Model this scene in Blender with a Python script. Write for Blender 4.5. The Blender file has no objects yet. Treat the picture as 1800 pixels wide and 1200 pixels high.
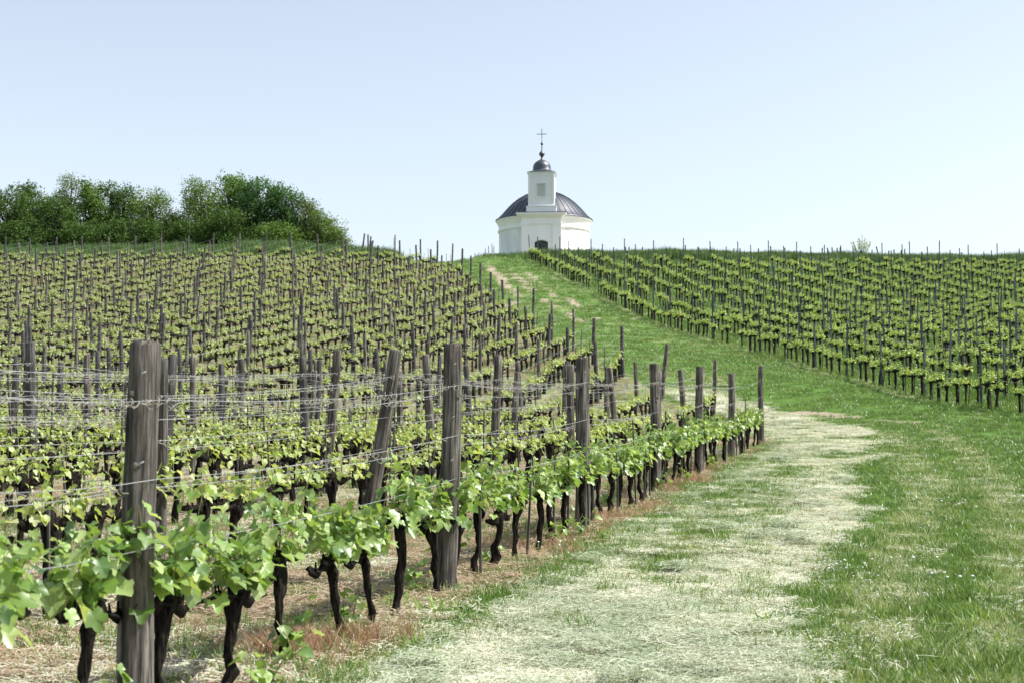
import bpy, math, random
import numpy as np
from mathutils import Vector, Matrix, Euler

rnd = random.Random(7)
RS = np.random.RandomState(11)
SC = bpy.context.scene
COL = SC.collection
R = math.radians

# ------------------------------------------------------------------ camera, sky, sun, exposure
EYE = 1.5                                   # camera height above the level z = 0
PITCH = math.atan(160 / 2500)
cam_d = bpy.data.cameras.new('camera'); cam = bpy.data.objects.new('camera', cam_d); COL.objects.link(cam)
cam_d.lens = 50; cam_d.sensor_width = 36; cam_d.clip_start = 0.1; cam_d.clip_end = 3000
cam.location = (0, 0, EYE); cam.rotation_euler = (math.pi / 2 + PITCH, 0, 0)
cam_d.dof.use_dof = True; cam_d.dof.focus_distance = 17.5; cam_d.dof.aperture_fstop = 4.5
SC.camera = cam

SUN_AZ, SUN_EL = R(90), R(52)               # azimuth clockwise from the view direction (+Y)
world = bpy.data.worlds.new('World'); SC.world = world; world.use_nodes = True
wn, wl = world.node_tree.nodes, world.node_tree.links
bg = wn['Background']
sky = wn.new('ShaderNodeTexSky'); sky.sky_type = 'NISHITA'; sky.sun_disc = False
sky.sun_elevation = SUN_EL; sky.sun_rotation = SUN_AZ
sky.air_density = 1.1; sky.dust_density = 1.3; sky.ozone_density = 2.2; sky.altitude = 100
hs = wn.new('ShaderNodeHueSaturation'); hs.inputs['Saturation'].default_value = 0.54; hs.inputs['Hue'].default_value = 0.500
wl.new(sky.outputs[0], hs.inputs['Color']); wl.new(hs.outputs[0], bg.inputs[0])
bg.inputs[1].default_value = 0.135
sun_d = bpy.data.lights.new('sun', 'SUN'); sun_d.energy = 5.0; sun_d.angle = R(0.55); sun_d.color = (1.0, 0.965, 0.90)
sun = bpy.data.objects.new('sun', sun_d); COL.objects.link(sun)
sdir = Vector((math.sin(SUN_AZ) * math.cos(SUN_EL), math.cos(SUN_AZ) * math.cos(SUN_EL), math.sin(SUN_EL)))
sun.rotation_euler = sdir.to_track_quat('Z', 'Y').to_euler()
SC.view_settings.view_transform = 'Standard'; SC.view_settings.look = 'None'
SC.view_settings.exposure = 0.62; SC.view_settings.gamma = 1.0
SC.view_settings.use_curve_mapping = False
SC.render.engine = 'CYCLES'
SC.cycles.max_bounces = 6; SC.cycles.diffuse_bounces = 3; SC.cycles.glossy_bounces = 2
SC.cycles.transmission_bounces = 3; SC.cycles.transparent_max_bounces = 4

# ------------------------------------------------------------------ helpers
def tag(o, label=None, cat=None, group=None, kind=None):
    if label: o['label'] = label
    if cat: o['category'] = cat
    if group: o['group'] = group
    if kind: o['kind'] = kind
    return o

def empty(name, loc=(0, 0, 0), rz=0):
    o = bpy.data.objects.new(name, None); o.empty_display_size = 0.2
    o.location = loc; o.rotation_euler = (0, 0, rz); COL.objects.link(o); return o

def mesh_np(name, V, F, mats, smooth=False, midx=None):
    """V (n,3), F list of arrays grouped by polygon size"""
    me = bpy.data.meshes.new(name)
    V = np.asarray(V, np.float32)
    if not isinstance(F, list): F = [F]
    F = [np.asarray(f, np.int32) for f in F if len(f)]
    me.vertices.add(len(V)); me.vertices.foreach_set('co', V.ravel())
    loops = np.concatenate([f.ravel() for f in F]); me.loops.add(len(loops)); me.loops.foreach_set('vertex_index', loops)
    tot = np.concatenate([np.full(len(f), f.shape[1], np.int32) for f in F])
    st = np.concatenate([[0], np.cumsum(tot)[:-1]]).astype(np.int32)
    me.polygons.add(len(tot)); me.polygons.foreach_set('loop_start', st); me.polygons.foreach_set('loop_total', tot)
    if smooth: me.polygons.foreach_set('use_smooth', np.ones(len(tot), bool))
    for m in (mats if isinstance(mats, (list, tuple)) else [mats]): me.materials.append(m)
    if midx is not None: me.polygons.foreach_set('material_index', np.asarray(midx, np.int32))
    me.update(calc_edges=True)
    return me

class MB:
    """collects shapes, then links them as ONE mesh object"""
    def __init__(s): s.v = []; s.f = []; s.m = []; s.sm = []
    def add(s, vs, fs, m=0, smooth=False):
        b = len(s.v); s.v += [tuple(v) for v in vs]; s.f += [tuple(b + i for i in f) for f in fs]
        s.m += [m] * len(fs); s.sm += [smooth] * len(fs); return s
    def box(s, c, d, m=0, mat=None):
        x, y, z = [q / 2 for q in d]
        vs = [Vector((sx * x, sy * y, sz * z)) for sz in (-1, 1) for sy in (-1, 1) for sx in (-1, 1)]
        if mat is not None: vs = [mat @ v for v in vs]
        vs = [v + Vector(c) for v in vs]
        return s.add(vs, [(0, 2, 3, 1), (4, 5, 7, 6), (0, 1, 5, 4), (2, 6, 7, 3), (1, 3, 7, 5), (0, 4, 6, 2)], m)
    def tube(s, path, rad, n=6, m=0, jit=0.0, smooth=True, cap=True, r=rnd):
        P = [Vector(p) for p in path]; vs = []; k = len(P)
        up = Vector((0.3, 0.9, 0.1))
        for i, p in enumerate(P):
            t = (P[min(i + 1, k - 1)] - P[max(i - 1, 0)]).normalized()
            a = t.cross(up); a = a if a.length > 1e-3 else t.cross(Vector((1, 0, 0))); a.normalize(); b = t.cross(a)
            ri = rad[i] if hasattr(rad, '__len__') else rad
            for j in range(n):
                an = 2 * math.pi * j / n; q = ri * (1 + jit * r.uniform(-1, 1))
                vs.append(p + (a * math.cos(an) + b * math.sin(an)) * q)
        fs = [(i * n + j, i * n + (j + 1) % n, (i + 1) * n + (j + 1) % n, (i + 1) * n + j) for i in range(k - 1) for j in range(n)]
        if cap: fs += [tuple(range(n - 1, -1, -1)), tuple((k - 1) * n + j for j in range(n))]
        return s.add(vs, fs, m, smooth)
    def lathe(s, prof, n=48, m=0, a0=0.0, a1=2 * math.pi, c=(0, 0), smooth=True):
        full = abs(a1 - a0 - 2 * math.pi) < 1e-6; nn = n if full else n + 1; vs = []
        for (r_, z) in prof:
            for j in range(nn):
                a = a0 + (a1 - a0) * j / n
                vs.append((c[0] + r_ * math.cos(a), c[1] + r_ * math.sin(a), z))
        fs = []
        for i in range(len(prof) - 1):
            for j in range(n):
                j2 = (j + 1) % nn
                fs.append((i * nn + j, i * nn + j2, (i + 1) * nn + j2, (i + 1) * nn + j))
        return s.add(vs, fs, m, smooth)
    def mesh(s, name, mats):
        me = bpy.data.meshes.new(name); me.from_pydata(s.v, [], s.f)
        for q in (mats if isinstance(mats, (list, tuple)) else [mats]): me.materials.append(q)
        me.polygons.foreach_set('material_index', s.m); me.polygons.foreach_set('use_smooth', s.sm); me.update(); return me
    def build(s, name, mats, parent=None):
        return link(name, s.mesh(name, mats), parent)

def link(name, me, parent=None, loc=None):
    o = bpy.data.objects.new(name, me); COL.objects.link(o)
    if parent: o.parent = parent
    if loc is not None: o.location = loc
    return o

def vnoise(x, y, sc, seed=0):
    """smooth value noise, -1..1"""
    g = np.random.RandomState(100 + seed).rand(256, 256) * 2 - 1
    X = np.asarray(x) / sc + 1000.3; Y = np.asarray(y) / sc + 1000.7
    i = np.floor(X).astype(int); j = np.floor(Y).astype(int); u = X - i; v = Y - j
    u = u * u * (3 - 2 * u); v = v * v * (3 - 2 * v)
    a = g[i % 256, j % 256]; b = g[(i + 1) % 256, j % 256]; c = g[i % 256, (j + 1) % 256]; d = g[(i + 1) % 256, (j + 1) % 256]
    return (a * (1 - u) + b * u) * (1 - v) + (c * (1 - u) + d * u) * v

def sstep(a, b, x):
    t = np.clip((x - a) / (b - a), 0, 1); return t * t * (3 - 2 * t)

# ------------------------------------------------------------------ materials
def node_mat(name):
    m = bpy.data.materials.new(name); m.use_nodes = True; nt = m.node_tree
    return m, nt, nt.nodes, nt.links, nt.nodes['Principled BSDF'], nt.nodes['Material Output']

def ramp(N, cols, pos=None):
    r_ = N.new('ShaderNodeValToRGB'); e = r_.color_ramp.elements
    pos = pos or [i / (len(cols) - 1) for i in range(len(cols))]
    while len(e) < len(cols): e.new(0.5)
    for i, (c, p) in enumerate(zip(cols, pos)): e[i].position = p; e[i].color = (*c, 1)
    return r_

def surf(name, c0, c1, scale=8, stretch=(1, 1, 1), rough=0.8, bump=0.3, dist=0.01, detail=6, space='Object', spec=0.3, metal=0.0, p0=0.35, p1=0.65):
    m, nt, N, L, B, O = node_mat(name)
    tc = N.new('ShaderNodeTexCoord'); mp = N.new('ShaderNodeMapping'); mp.inputs['Scale'].default_value = stretch
    L.new(tc.outputs[space], mp.inputs[0])
    no = N.new('ShaderNodeTexNoise'); no.inputs['Scale'].default_value = scale; no.inputs['Detail'].default_value = detail
    L.new(mp.outputs[0], no.inputs['Vector'])
    rp = ramp(N, [c0, c1], [p0, p1]); L.new(no.outputs[0], rp.inputs[0]); L.new(rp.outputs[0], B.inputs['Base Color'])
    B.inputs['Roughness'].default_value = rough; B.inputs['Specular IOR Level'].default_value = spec; B.inputs['Metallic'].default_value = metal
    if bump:
        b = N.new('ShaderNodeBump'); b.inputs['Strength'].default_value = bump; b.inputs['Distance'].default_value = dist
        L.new(no.outputs[0], b.inputs['Height']); L.new(b.outputs[0], B.inputs['Normal'])
    return m

def leaf_mat(name, cols, trans=0.45, rough=0.4, spec=0.5, tcol=1.0):
    """leaf blade: every leaf its own tint, light coming through"""
    m, nt, N, L, B, O = node_mat(name)
    geo = N.new('ShaderNodeNewGeometry'); oi = N.new('ShaderNodeObjectInfo')
    ad = N.new('ShaderNodeMath'); ad.operation = 'ADD'; L.new(geo.outputs['Random Per Island'], ad.inputs[0]); L.new(oi.outputs['Random'], ad.inputs[1])
    fr = N.new('ShaderNodeMath'); fr.operation = 'FRACT'; L.new(ad.outputs[0], fr.inputs[0])
    rp = ramp(N, cols); L.new(fr.outputs[0], rp.inputs[0]); L.new(rp.outputs[0], B.inputs['Base Color'])
    B.inputs['Roughness'].default_value = rough; B.inputs['Specular IOR Level'].default_value = spec
    tr = N.new('ShaderNodeBsdfTranslucent')
    mx = N.new('ShaderNodeMix'); mx.data_type = 'RGBA'; mx.blend_type = 'MULTIPLY'; mx.inputs[0].default_value = 1.0
    L.new(rp.outputs[0], mx.inputs[6]); mx.inputs[7].default_value = (1.55 * tcol, 1.45 * tcol, 0.8 * tcol, 1)
    L.new(mx.outputs[2], tr.inputs[0])
    ms = N.new('ShaderNodeMixShader'); ms.inputs[0].default_value = trans
    L.new(B.outputs[0], ms.inputs[1]); L.new(tr.outputs[0], ms.inputs[2]); L.new(ms.outputs[0], O.inputs[0])
    return m

M = {}
M['leaf'] = leaf_mat('vine_leaf', [(.05, .11, .025), (.17, .28, .05), (.28, .41, .11), (.08, .17, .035), (.42, .52, .21), (.14, .24, .05)], .36, .40, .8)
M['leaf_young'] = leaf_mat('young_vine_leaf', [(.17, .27, .06), (.34, .43, .13), (.45, .52, .22), (.22, .32, .08), (.52, .56, .28)], .40, .42, .5)
M['leaf_right'] = leaf_mat('slope_vine_leaf', [(.22, .33, .07), (.35, .46, .13), (.45, .53, .20), (.28, .40, .10)], .40, .45, .4)
M['cane'] = surf('green_cane', (.14, .2, .05), (.25, .22, .08), 20, rough=.6, bump=0)
M['tendril'] = surf('dry_tendril', (.22, .20, .17), (.46, .43, .38), 30, rough=.8, bump=0)
M['bark'] = surf('vine_bark', (.004, .0035, .003), (.034, .028, .024), 14, (3, 3, .6), .97, 1.0, .05, spec=.08)
M['stake'] = surf('stake_wood', (.035, .032, .03), (.12, .11, .10), 10, (4, 4, .3), .9, .5, .01)
M['steel'] = surf('galvanised_post', (.035, .045, .052), (.085, .10, .11), 8, (1, 1, .4), .65, .1, .003)
M['wire'] = surf('galvanised_wire', (.32, .33, .34), (.52, .53, .54), 3, rough=.45, bump=0, metal=.4)
M['white'] = surf('lime_plaster', (.84, .86, .86), (.89, .90, .89), 1.3, (1, 1, .35), .9, .25, .02, 8)
M['white_dirty'] = surf('stained_plaster', (.58, .61, .62), (.84, .85, .84), .9, (1, 1, .3), .9, .3, .03, 9, p0=.28, p1=.62)
M['white_board'] = surf('painted_boards', (.78, .80, .80), (.84, .86, .85), 5, (3, 3, .4), .75, .2, .01)
M['louvre'] = surf('weathered_louvre', (.52, .55, .55), (.70, .72, .72), 9, (1, 1, 6), .8, .2, .01)
M['iron'] = surf('dark_iron', (.012, .014, .018), (.03, .032, .038), 12, rough=.55, bump=.1)
M['glass'] = surf('dark_pane', (.010, .016, .026), (.02, .03, .045), 3, rough=.12, bump=0, spec=.6)
M['copper'] = surf('dark_sheet_roof', (.013, .021, .036), (.030, .042, .064), 2.0, (1, 1, .5), .46, .15, .01, 7, spec=1.0)
M['tree_bark'] = surf('tree_bark', (.03, .026, .02), (.09, .075, .06), 8, (2, 2, .5), .95, .6, .03)

def wood_mat(name, c0, c1, c2):
    m, nt, N, L, B, O = node_mat(name)
    tc = N.new('ShaderNodeTexCoord'); oi = N.new('ShaderNodeObjectInfo')
    va = N.new('ShaderNodeVectorMath'); va.operation = 'ADD'; L.new(tc.outputs['Object'], va.inputs[0])
    sc_ = N.new('ShaderNodeMath'); sc_.operation = 'MULTIPLY'; sc_.inputs[1].default_value = 37; L.new(oi.outputs['Random'], sc_.inputs[0])
    L.new(sc_.outputs[0], va.inputs[1])
    mp = N.new('ShaderNodeMapping'); mp.inputs['Scale'].default_value = (1, 1, .045); L.new(va.outputs[0], mp.inputs[0])
    n1 = N.new('ShaderNodeTexNoise'); n1.inputs['Scale'].default_value = 42; n1.inputs['Detail'].default_value = 8; n1.inputs['Roughness'].default_value = .7; L.new(mp.outputs[0], n1.inputs['Vector'])
    n2 = N.new('ShaderNodeTexNoise'); n2.inputs['Scale'].default_value = 2.6; n2.inputs['Detail'].default_value = 6; L.new(va.outputs[0], n2.inputs['Vector'])
    rp = ramp(N, [c0, c1, c2], [.38, .50, .66]); L.new(n1.outputs[0], rp.inputs[0])
    r2 = ramp(N, [(.55, .52, .50), (1.12, 1.12, 1.12)], [.35, .65]); L.new(n2.outputs[0], r2.inputs[0])
    mx = N.new('ShaderNodeMix'); mx.data_type = 'RGBA'; mx.blend_type = 'MULTIPLY'; mx.inputs[0].default_value = 1
    L.new(rp.outputs[0], mx.inputs[6]); L.new(r2.outputs[0], mx.inputs[7]); L.new(mx.outputs[2], B.inputs['Base Color'])
    b = N.new('ShaderNodeBump'); b.inputs['Strength'].default_value = 1.0; b.inputs['Distance'].default_value = .03
    L.new(n1.outputs[0], b.inputs['Height']); L.new(b.outputs[0], B.inputs['Normal']); B.inputs['Roughness'].default_value = .88
    return m
M['post'] = wood_mat('weathered_post_wood', (.012, .010, .009), (.115, .10, .086), (.32, .295, .26))
M['post_dark'] = wood_mat('dark_post_wood', (.018, .018, .018), (.062, .060, .060), (.16, .155, .15))

# ------------------------------------------------------------------ terrain
cT, sT = math.cos(PITCH), math.sin(PITCH)
def at(px, py, d):
    """where the picture point lies at depth d (metres along +Y)"""
    u = (px - 900) / 2500; v = (600 - py) / 2500
    k = d / (cT - v * sT)
    return (u * k, d, (sT + v * cT) * k + EYE)

CP = [at(*q) for q in [
    (235, 1265, 6.9), (785, 1045, 11.7), (1015, 920, 17.4), (1148, 865, 22.7), (1234, 830, 27.5), (1291, 808, 31.5), (1338, 782, 36),
    (1253, 733, 47), (1155, 692, 50), (1095, 664, 53), (1042, 641, 58), (1007, 618, 63.7), (970, 600, 68.5), (938, 580, 73.3),
    (884, 552, 83), (862, 532, 87.7), (843, 514, 92.6), (827, 501, 97.7), (812, 486, 102.7), (795, 474, 108),
    (930, 457, 118), (1040, 513, 95), (1170, 570, 80), (1275, 607, 68), (1400, 650, 57), (1550, 690, 50), (1800, 728, 42),
    (1400, 466, 116), (1800, 477, 112), (1635, 545, 90), (1800, 600, 70),
    (1060, 453, 125), (1400, 453, 125), (1800, 462, 125),
    (75, 970, 13.1), (575, 870, 20), (0, 802, 30), (0, 685, 50), (0, 560, 80),
    (0, 460, 112), (300, 460, 112), (600, 458, 112), (700, 462, 111),
    (0, 444, 124), (300, 440, 124), (560, 441, 122), (700, 454, 118), (790, 466, 114), (745, 462, 116), (790, 470, 121), (818, 462, 119),
    (840, 452, 118), (880, 453, 125), (957, 456, 126), (1000, 455, 126)]]
CP += [(x, y, z + EYE) for (x, y, z) in [
    (3, 140, 16.4), (3, 150, 16.3), (-4, 146, 15.8), (12, 146, 16.2), (-8, 128, 12.6), (-8, 140, 11.5), (-13, 134, 13.2), (-22, 140, 15.5), (-45, 140, 15.5), (40, 140, 15.0),
    (-90, 170, 13), (-30, 170, 12), (0, 172, 13), (30, 170, 12), (90, 170, 11), (-60, 230, 4), (0, 230, 4), (80, 230, 3), (-80, 400, -15), (0, 400, -15), (120, 400, -15),
    (-8, 0, -1.55), (0, 0, -1.5), (5, 0, -1.5), (2, 8.5, -1.48), (4, 9, -1.5), (8, 15, -1.32), (-20, -25, -2), (30, -25, -2), (14, 25, -.75),
    (20, 30, -.3), (25, 38, .3), (-25, 20, -.95), (-40, 60, 3), (-75, 110, 13), (60, 60, 3.4), (80, 110, 12), (-150, 60, 2), (150, 60, 2), (200, 150, 10), (-200, 150, 11)]]
CP = np.array(CP)
def _tps(r2): return np.where(r2 > 1e-9, r2 * np.log(np.maximum(r2, 1e-9)), 0)
_xy = CP[:, :2] / 50.0
_K = _tps(((_xy[:, None] - _xy[None]) ** 2).sum(-1)) + np.eye(len(CP)) * 1e-3
_Pm = np.c_[np.ones(len(CP)), _xy]
_A = np.block([[_K, _Pm], [_Pm.T, np.zeros((3, 3))]])
_w = np.linalg.solve(_A, np.r_[CP[:, 2], 0, 0, 0])
def gz(x, y):
    x = np.atleast_1d(np.asarray(x, float)); y = np.atleast_1d(np.asarray(y, float)); sh = x.shape
    x = x.ravel(); y = y.ravel(); out = np.empty(len(x))
    for i in range(0, len(x), 20000):
        q = np.c_[x[i:i + 20000], y[i:i + 20000]] / 50.0
        k = _tps(((q[:, None] - _xy[None]) ** 2).sum(-1))
        out[i:i + 20000] = k @ _w[:len(CP)] + np.c_[np.ones(len(q)), q] @ _w[len(CP):]
    return out.reshape(sh)
def g1(x, y): return float(gz(x, y)[0])

_ds = np.concatenate([np.arange(4, 40, .15), np.arange(40, 135, .5)])
def gp(px, py):
    """first ground point met by the picture ray"""
    P = np.array([at(px, py, d) for d in _ds]); h = gz(P[:, 0], P[:, 1]); i = np.argmax(P[:, 2] < h)
    if not (P[:, 2] < h).any(): i = len(P) - 1
    return P[i, 0], P[i, 1]

# row geometry
def left_x(k, d): return -3.605 - 2.07 * k + .262 * d + (.45 * np.maximum(0, (np.asarray(d) - 27) / 9.0) ** 1.3 if k == 0 else 0)
def right_x(k, d): return 15.1 + 2.3 * k - .18 * (d - 42)
ENDS = {0: 36.2, 1: 46.8, 2: 49.3, 3: 53.2, 4: 58.1, 5: 63.8, 6: 68.6, 7: 73.4, 8: 78.2, 9: 83, 10: 87.8, 11: 92.6, 12: 97.7, 13: 102.7, 14: 107, 15: 110}
NLEFT = 37
def left_end(k): return ENDS.get(k, 112.5)
ex = [left_x(k, ENDS[k]) for k in sorted(ENDS)]; ey = [ENDS[k] for k in sorted(ENDS)]
def block_edge_x(y):
    """x of the left vineyard's edge along the grass track"""
    return np.where(y < 36.2, left_x(0, y), np.interp(y, ey, ex))

def poly_dist(x, y, pts):
    d = np.full(np.shape(x), 1e9)
    for (a, b) in zip(pts[:-1], pts[1:]):
        ax, ay = a; bx, by = b; L2 = (bx - ax) ** 2 + (by - ay) ** 2 + 1e-9
        t = np.clip(((x - ax) * (bx - ax) + (y - ay) * (by - ay)) / L2, 0, 1)
        d = np.minimum(d, np.hypot(x - ax - t * (bx - ax), y - ay - t * (by - ay)))
    return d

HAY_EDGE = [gp(*q) for q in [(1395, 1195), (1330, 1130), (1400, 1060), (1450, 985), (1500, 920), (1500, 860), (1530, 815), (1565, 795), (1540, 760), (1440, 735), (1345, 712), (1300, 705)]]
HAY_EDGE = [(HAY_EDGE[0][0] - .2, -10)] + HAY_EDGE
RUTS = [[gp(*q) for q in p] for p in [[(853, 467), (877, 487), (900, 513), (911, 522)], [(903, 482), (920, 497), (935, 512)], [(913, 477), (947, 497), (974, 518)],
        [(997, 523), (1020, 541)], [(958, 527), (1000, 553), (1022, 568)], [(1045, 558), (1056, 566)], [(880, 541), (908, 533)]]]
RUTW = [.58, .5, .22, .5, .36, .4, .6]
SOILP = [[gp(*q) for q in p] for p in [[(1400, 726), (1440, 730), (1500, 736)], [(1555, 742), (1660, 748)], [(925, 478), (950, 500), (975, 522)], [(1395, 1115), (1420, 1135)]]]
SOILW = [.55, .25, .22, .25]
PALE = [[gp(*q) for q in p] for p in [[(1500, 1190), (1560, 1040), (1610, 930), (1625, 850), (1600, 790), (1560, 765)], [(1790, 1150), (1790, 980), (1755, 860), (1700, 790), (1640, 760)],
        [(1250, 672), (1200, 664), (1170, 658)], [(1260, 700), (1200, 690)]]]
PALEW = [.34, .32, .9, .9]
GSTR = [[gp(*q) for q in p] for p in [[(1400, 775), (1480, 772), (1540, 770)], [(1440, 805), (1520, 795), (1570, 790)], [(1240, 905), (1330, 860), (1400, 822)], [(1130, 1000), (1240, 930)]]]
GSTRW = [.5, .6, .35, .25]

def zones(x, y):
    """ground cover weights: hay, vineyard soil, red weeds, bare soil of tracks and chapel bounce ground, dry grass"""
    x = np.asarray(x, float); y = np.asarray(y, float)
    n1 = vnoise(x, y, 1.1, 1); n2 = vnoise(x, y, .35, 2); n3 = vnoise(x, y, 4.0, 3)
    s0 = (x - block_edge_x(y)) * .967 + n1 * .18 + n2 * .08
    hx = np.interp(y, [p[1] for p in HAY_EDGE], [p[0] for p in HAY_EDGE])
    he = hx - x + (n1 * .35 + n2 * .2 + n3 * .2) * (.35 + .65 * sstep(10, 25, y))
    wob = n1 * .25 + n2 * .2
    hay = sstep(.35, .8, s0) * sstep(-.15, .35, he) * sstep(54, 47, y)
    for p, w in zip(GSTR, GSTRW): hay = hay * (1 - .85 * sstep(w * 1.2, w * .5, poly_dist(x, y, p) + wob))
    mw = .4 + 1.9 * sstep(9, 17, y)
    hay *= 1 - .62 * sstep(mw + .35, mw - .35, s0 + .3 * n3) * sstep(-.75, .15, n1 + .5 * n2) * sstep(9, 14, y) * sstep(34, 28, y)   # grassy margin beside the far posts
    soil = sstep(.45, .05, s0) * sstep(118, 112, y)
    red = np.exp(-((s0 - .12) / .34) ** 2) * sstep(-.3, .5, n3 + .9 * n1) * sstep(40, 34, y)
    bare = np.zeros_like(x)
    for p, w in zip(RUTS + SOILP, RUTW + SOILW): bare = np.maximum(bare, sstep(w * 1.1, w * .45, poly_dist(x, y, p) + wob))
    dry = np.zeros_like(x)
    for p, w in zip(PALE, PALEW): dry = np.maximum(dry, .95 * sstep(w * 1.8, w * .3, poly_dist(x, y, p) + wob))
    dry = np.maximum(dry, .75 * sstep(12, 7, y) * sstep(-.2, .6, n3 + .5 * n1 + .35))
    dry = np.maximum(dry, .55 * sstep(mw + .5, mw, s0) * sstep(-.5, .5, n2 + n1 + .3) * (s0 > 0) * sstep(36, 30, y))
    dry = np.maximum(dry, .22 * sstep(.2, .9, n3 + .5 * n1))
    bare = np.maximum(bare, 1.0 * sstep(17, 11, np.hypot(x - 3.3, y - 147)) * sstep(130, 133, y))  # unseen pale ground round the chapel, added to bounce neutral light onto its walls
    dry = np.maximum(dry, .5 * sstep(-.4, .5, n1 + .5 * n2) * sstep(46, 62, y) * (soil < .5))
    rb = x - right_x(0, y)
    dry = np.maximum(dry, .8 * np.exp(-((rb + .2 + .3 * n1) / .5) ** 2) * sstep(44, 50, y))
    return hay, soil, red, bare * .85, dry

def bumps(x, y):
    h = .05 * vnoise(x, y, 2.2, 11) + .02 * vnoise(x, y, .7, 12)
    hay = zones(x, y)[0]
    h = h + hay * (.035 * np.maximum(0, vnoise(x, y, .42, 13)) + .018 * vnoise(x, y, .17, 14)) * sstep(45, 20, y)
    return h * sstep(2, 6, y)
def ground(x, y): return gz(x, y) + bumps(x, y)
def gg(x, y): return float(ground(np.array([x]), np.array([y]))[0])

ys = np.r_[np.linspace(-60, 3, 12), 4 * (1.0102 ** np.arange(0, 355)), np.linspace(152, 420, 24)]
us = np.r_[-np.geomspace(9, 1.06, 9), np.linspace(-1, 1, 250), np.geomspace(1.06, 9, 9)]
YY = np.repeat(ys[:, None], len(us), 1); XX = us[None] * (3.5 + .42 * np.clip(YY, 2, 1e9)) + 0 * YY
fx, fy = XX.ravel(), YY.ravel()
ZZ = ground(fx, fy)
ny, nx = YY.shape
ii = (np.arange(ny - 1)[:, None] * nx + np.arange(nx - 1)[None]).ravel()
F = np.c_[ii, ii + 1, ii + nx + 1, ii + nx]

def ground_mat():
    m, nt, N, L, B, O = node_mat('ground_cover')
    tc = N.new('ShaderNodeTexCoord')
    a = N.new('ShaderNodeAttribute'); a.attribute_name = 'cover'; sp = N.new('ShaderNodeSeparateColor'); L.new(a.outputs['Color'], sp.inputs[0])
    a2 = N.new('ShaderNodeAttribute'); a2.attribute_name = 'cover_two'; sp2 = N.new('ShaderNodeSeparateColor'); L.new(a2.outputs['Color'], sp2.inputs[0])
    def noise(s, d=6, st=(1, 1, 1)):
        mp = N.new('ShaderNodeMapping'); mp.inputs['Scale'].default_value = st; L.new(tc.outputs['Object'], mp.inputs[0])
        n = N.new('ShaderNodeTexNoise'); n.inputs['Scale'].default_value = s; n.inputs['Detail'].default_value = d; n.inputs['Roughness'].default_value = .65
        L.new(mp.outputs[0], n.inputs['Vector']); return n.outputs[0]
    nb, nm, nf, ns = noise(.35, 4), noise(2.2, 6), noise(24, 8), noise(9, 8)
    def mix(f, c1, c2):
        x = N.new('ShaderNodeMix'); x.data_type = 'RGBA'
        if isinstance(f, float): x.inputs[0].default_value = f
        else: L.new(f, x.inputs[0])
        L.new(c1, x.inputs[6]); L.new(c2, x.inputs[7]); return x.outputs[2]
    def rc(src, cols, pos): r_ = ramp(N, cols, pos); L.new(src, r_.inputs[0]); return r_.outputs[0]
    def soft(w, n, k=.5):   # edge of a patch broken up by noise
        x = N.new('ShaderNodeMath'); x.operation = 'MULTIPLY_ADD'; L.new(n, x.inputs[0]); x.inputs[1].default_value = k; x.inputs[2].default_value = -k / 2
        y_ = N.new('ShaderNodeMath'); y_.operation = 'ADD'; L.new(w, y_.inputs[0]); L.new(x.outputs[0], y_.inputs[1])
        z = N.new('ShaderNodeMapRange'); z.inputs[1].default_value = .3; z.inputs[2].default_value = .7; L.new(y_.outputs[0], z.inputs[0]); return z.outputs[0]
    grass = rc(nm, [(.045, .095, .02), (.085, .165, .03), (.14, .23, .05)], [.3, .5, .72])
    dry = rc(nf, [(.12, .17, .05), (.22, .26, .11), (.34, .36, .19)], [.3, .5, .7])
    hay = rc(nf, [(.26, .28, .18), (.50, .50, .38), (.66, .65, .53)], [.30, .48, .68])
    soil = rc(ns, [(.11, .10, .055), (.25, .225, .14), (.42, .39, .28)], [.3, .5, .7])
    soilg = rc(nm, [(.10, .16, .04), (.22, .27, .12)], [.3, .7])
    red = rc(nf, [(.18, .09, .06), (.33, .20, .14), (.42, .34, .22)], [.3, .5, .7])
    bare = rc(ns, [(.24, .20, .13), (.42, .36, .27)], [.35, .65])
    gm = N.new('ShaderNodeMapRange'); gm.inputs[1].default_value = .42; gm.inputs[2].default_value = .54; L.new(nm, gm.inputs[0])
    sg = mix(gm.outputs[0], soil, soilg)
    c = mix(soft(sp2.outputs[1], nm, .6), grass, dry)
    c = mix(soft(sp.outputs[1], ns), c, sg)
    c = mix(soft(sp.outputs[0], ns, .6), c, hay)
    c = mix(soft(sp.outputs[2], ns, .8), c, red)
    c = mix(soft(sp2.outputs[0], ns, .6), c, bare)
    L.new(c, B.inputs['Base Color']); B.inputs['Roughness'].default_value = .95; B.inputs['Specular IOR Level'].default_value = .15
    b = N.new('ShaderNodeBump'); b.inputs['Strength'].default_value = .8; b.inputs['Distance'].default_value = .05
    L.new(nf, b.inputs['Height']); L.new(b.outputs[0], B.inputs['Normal'])
    return m
M['ground'] = ground_mat()
gme = mesh_np('ground', np.c_[fx, fy, ZZ], F, M['ground'], smooth=True)
hay, soil, red, bare, dry = zones(fx, fy)
for nme, arr in (('cover', np.c_[hay, soil, red, np.ones_like(hay)]), ('cover_two', np.c_[bare, dry, np.zeros_like(hay), np.ones_like(hay)])):
    at_ = gme.attributes.new(nme, 'FLOAT_COLOR', 'POINT'); at_.data.foreach_set('color', arr.astype(np.float32).ravel())
tag(link('ground', gme), kind='structure')

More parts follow.
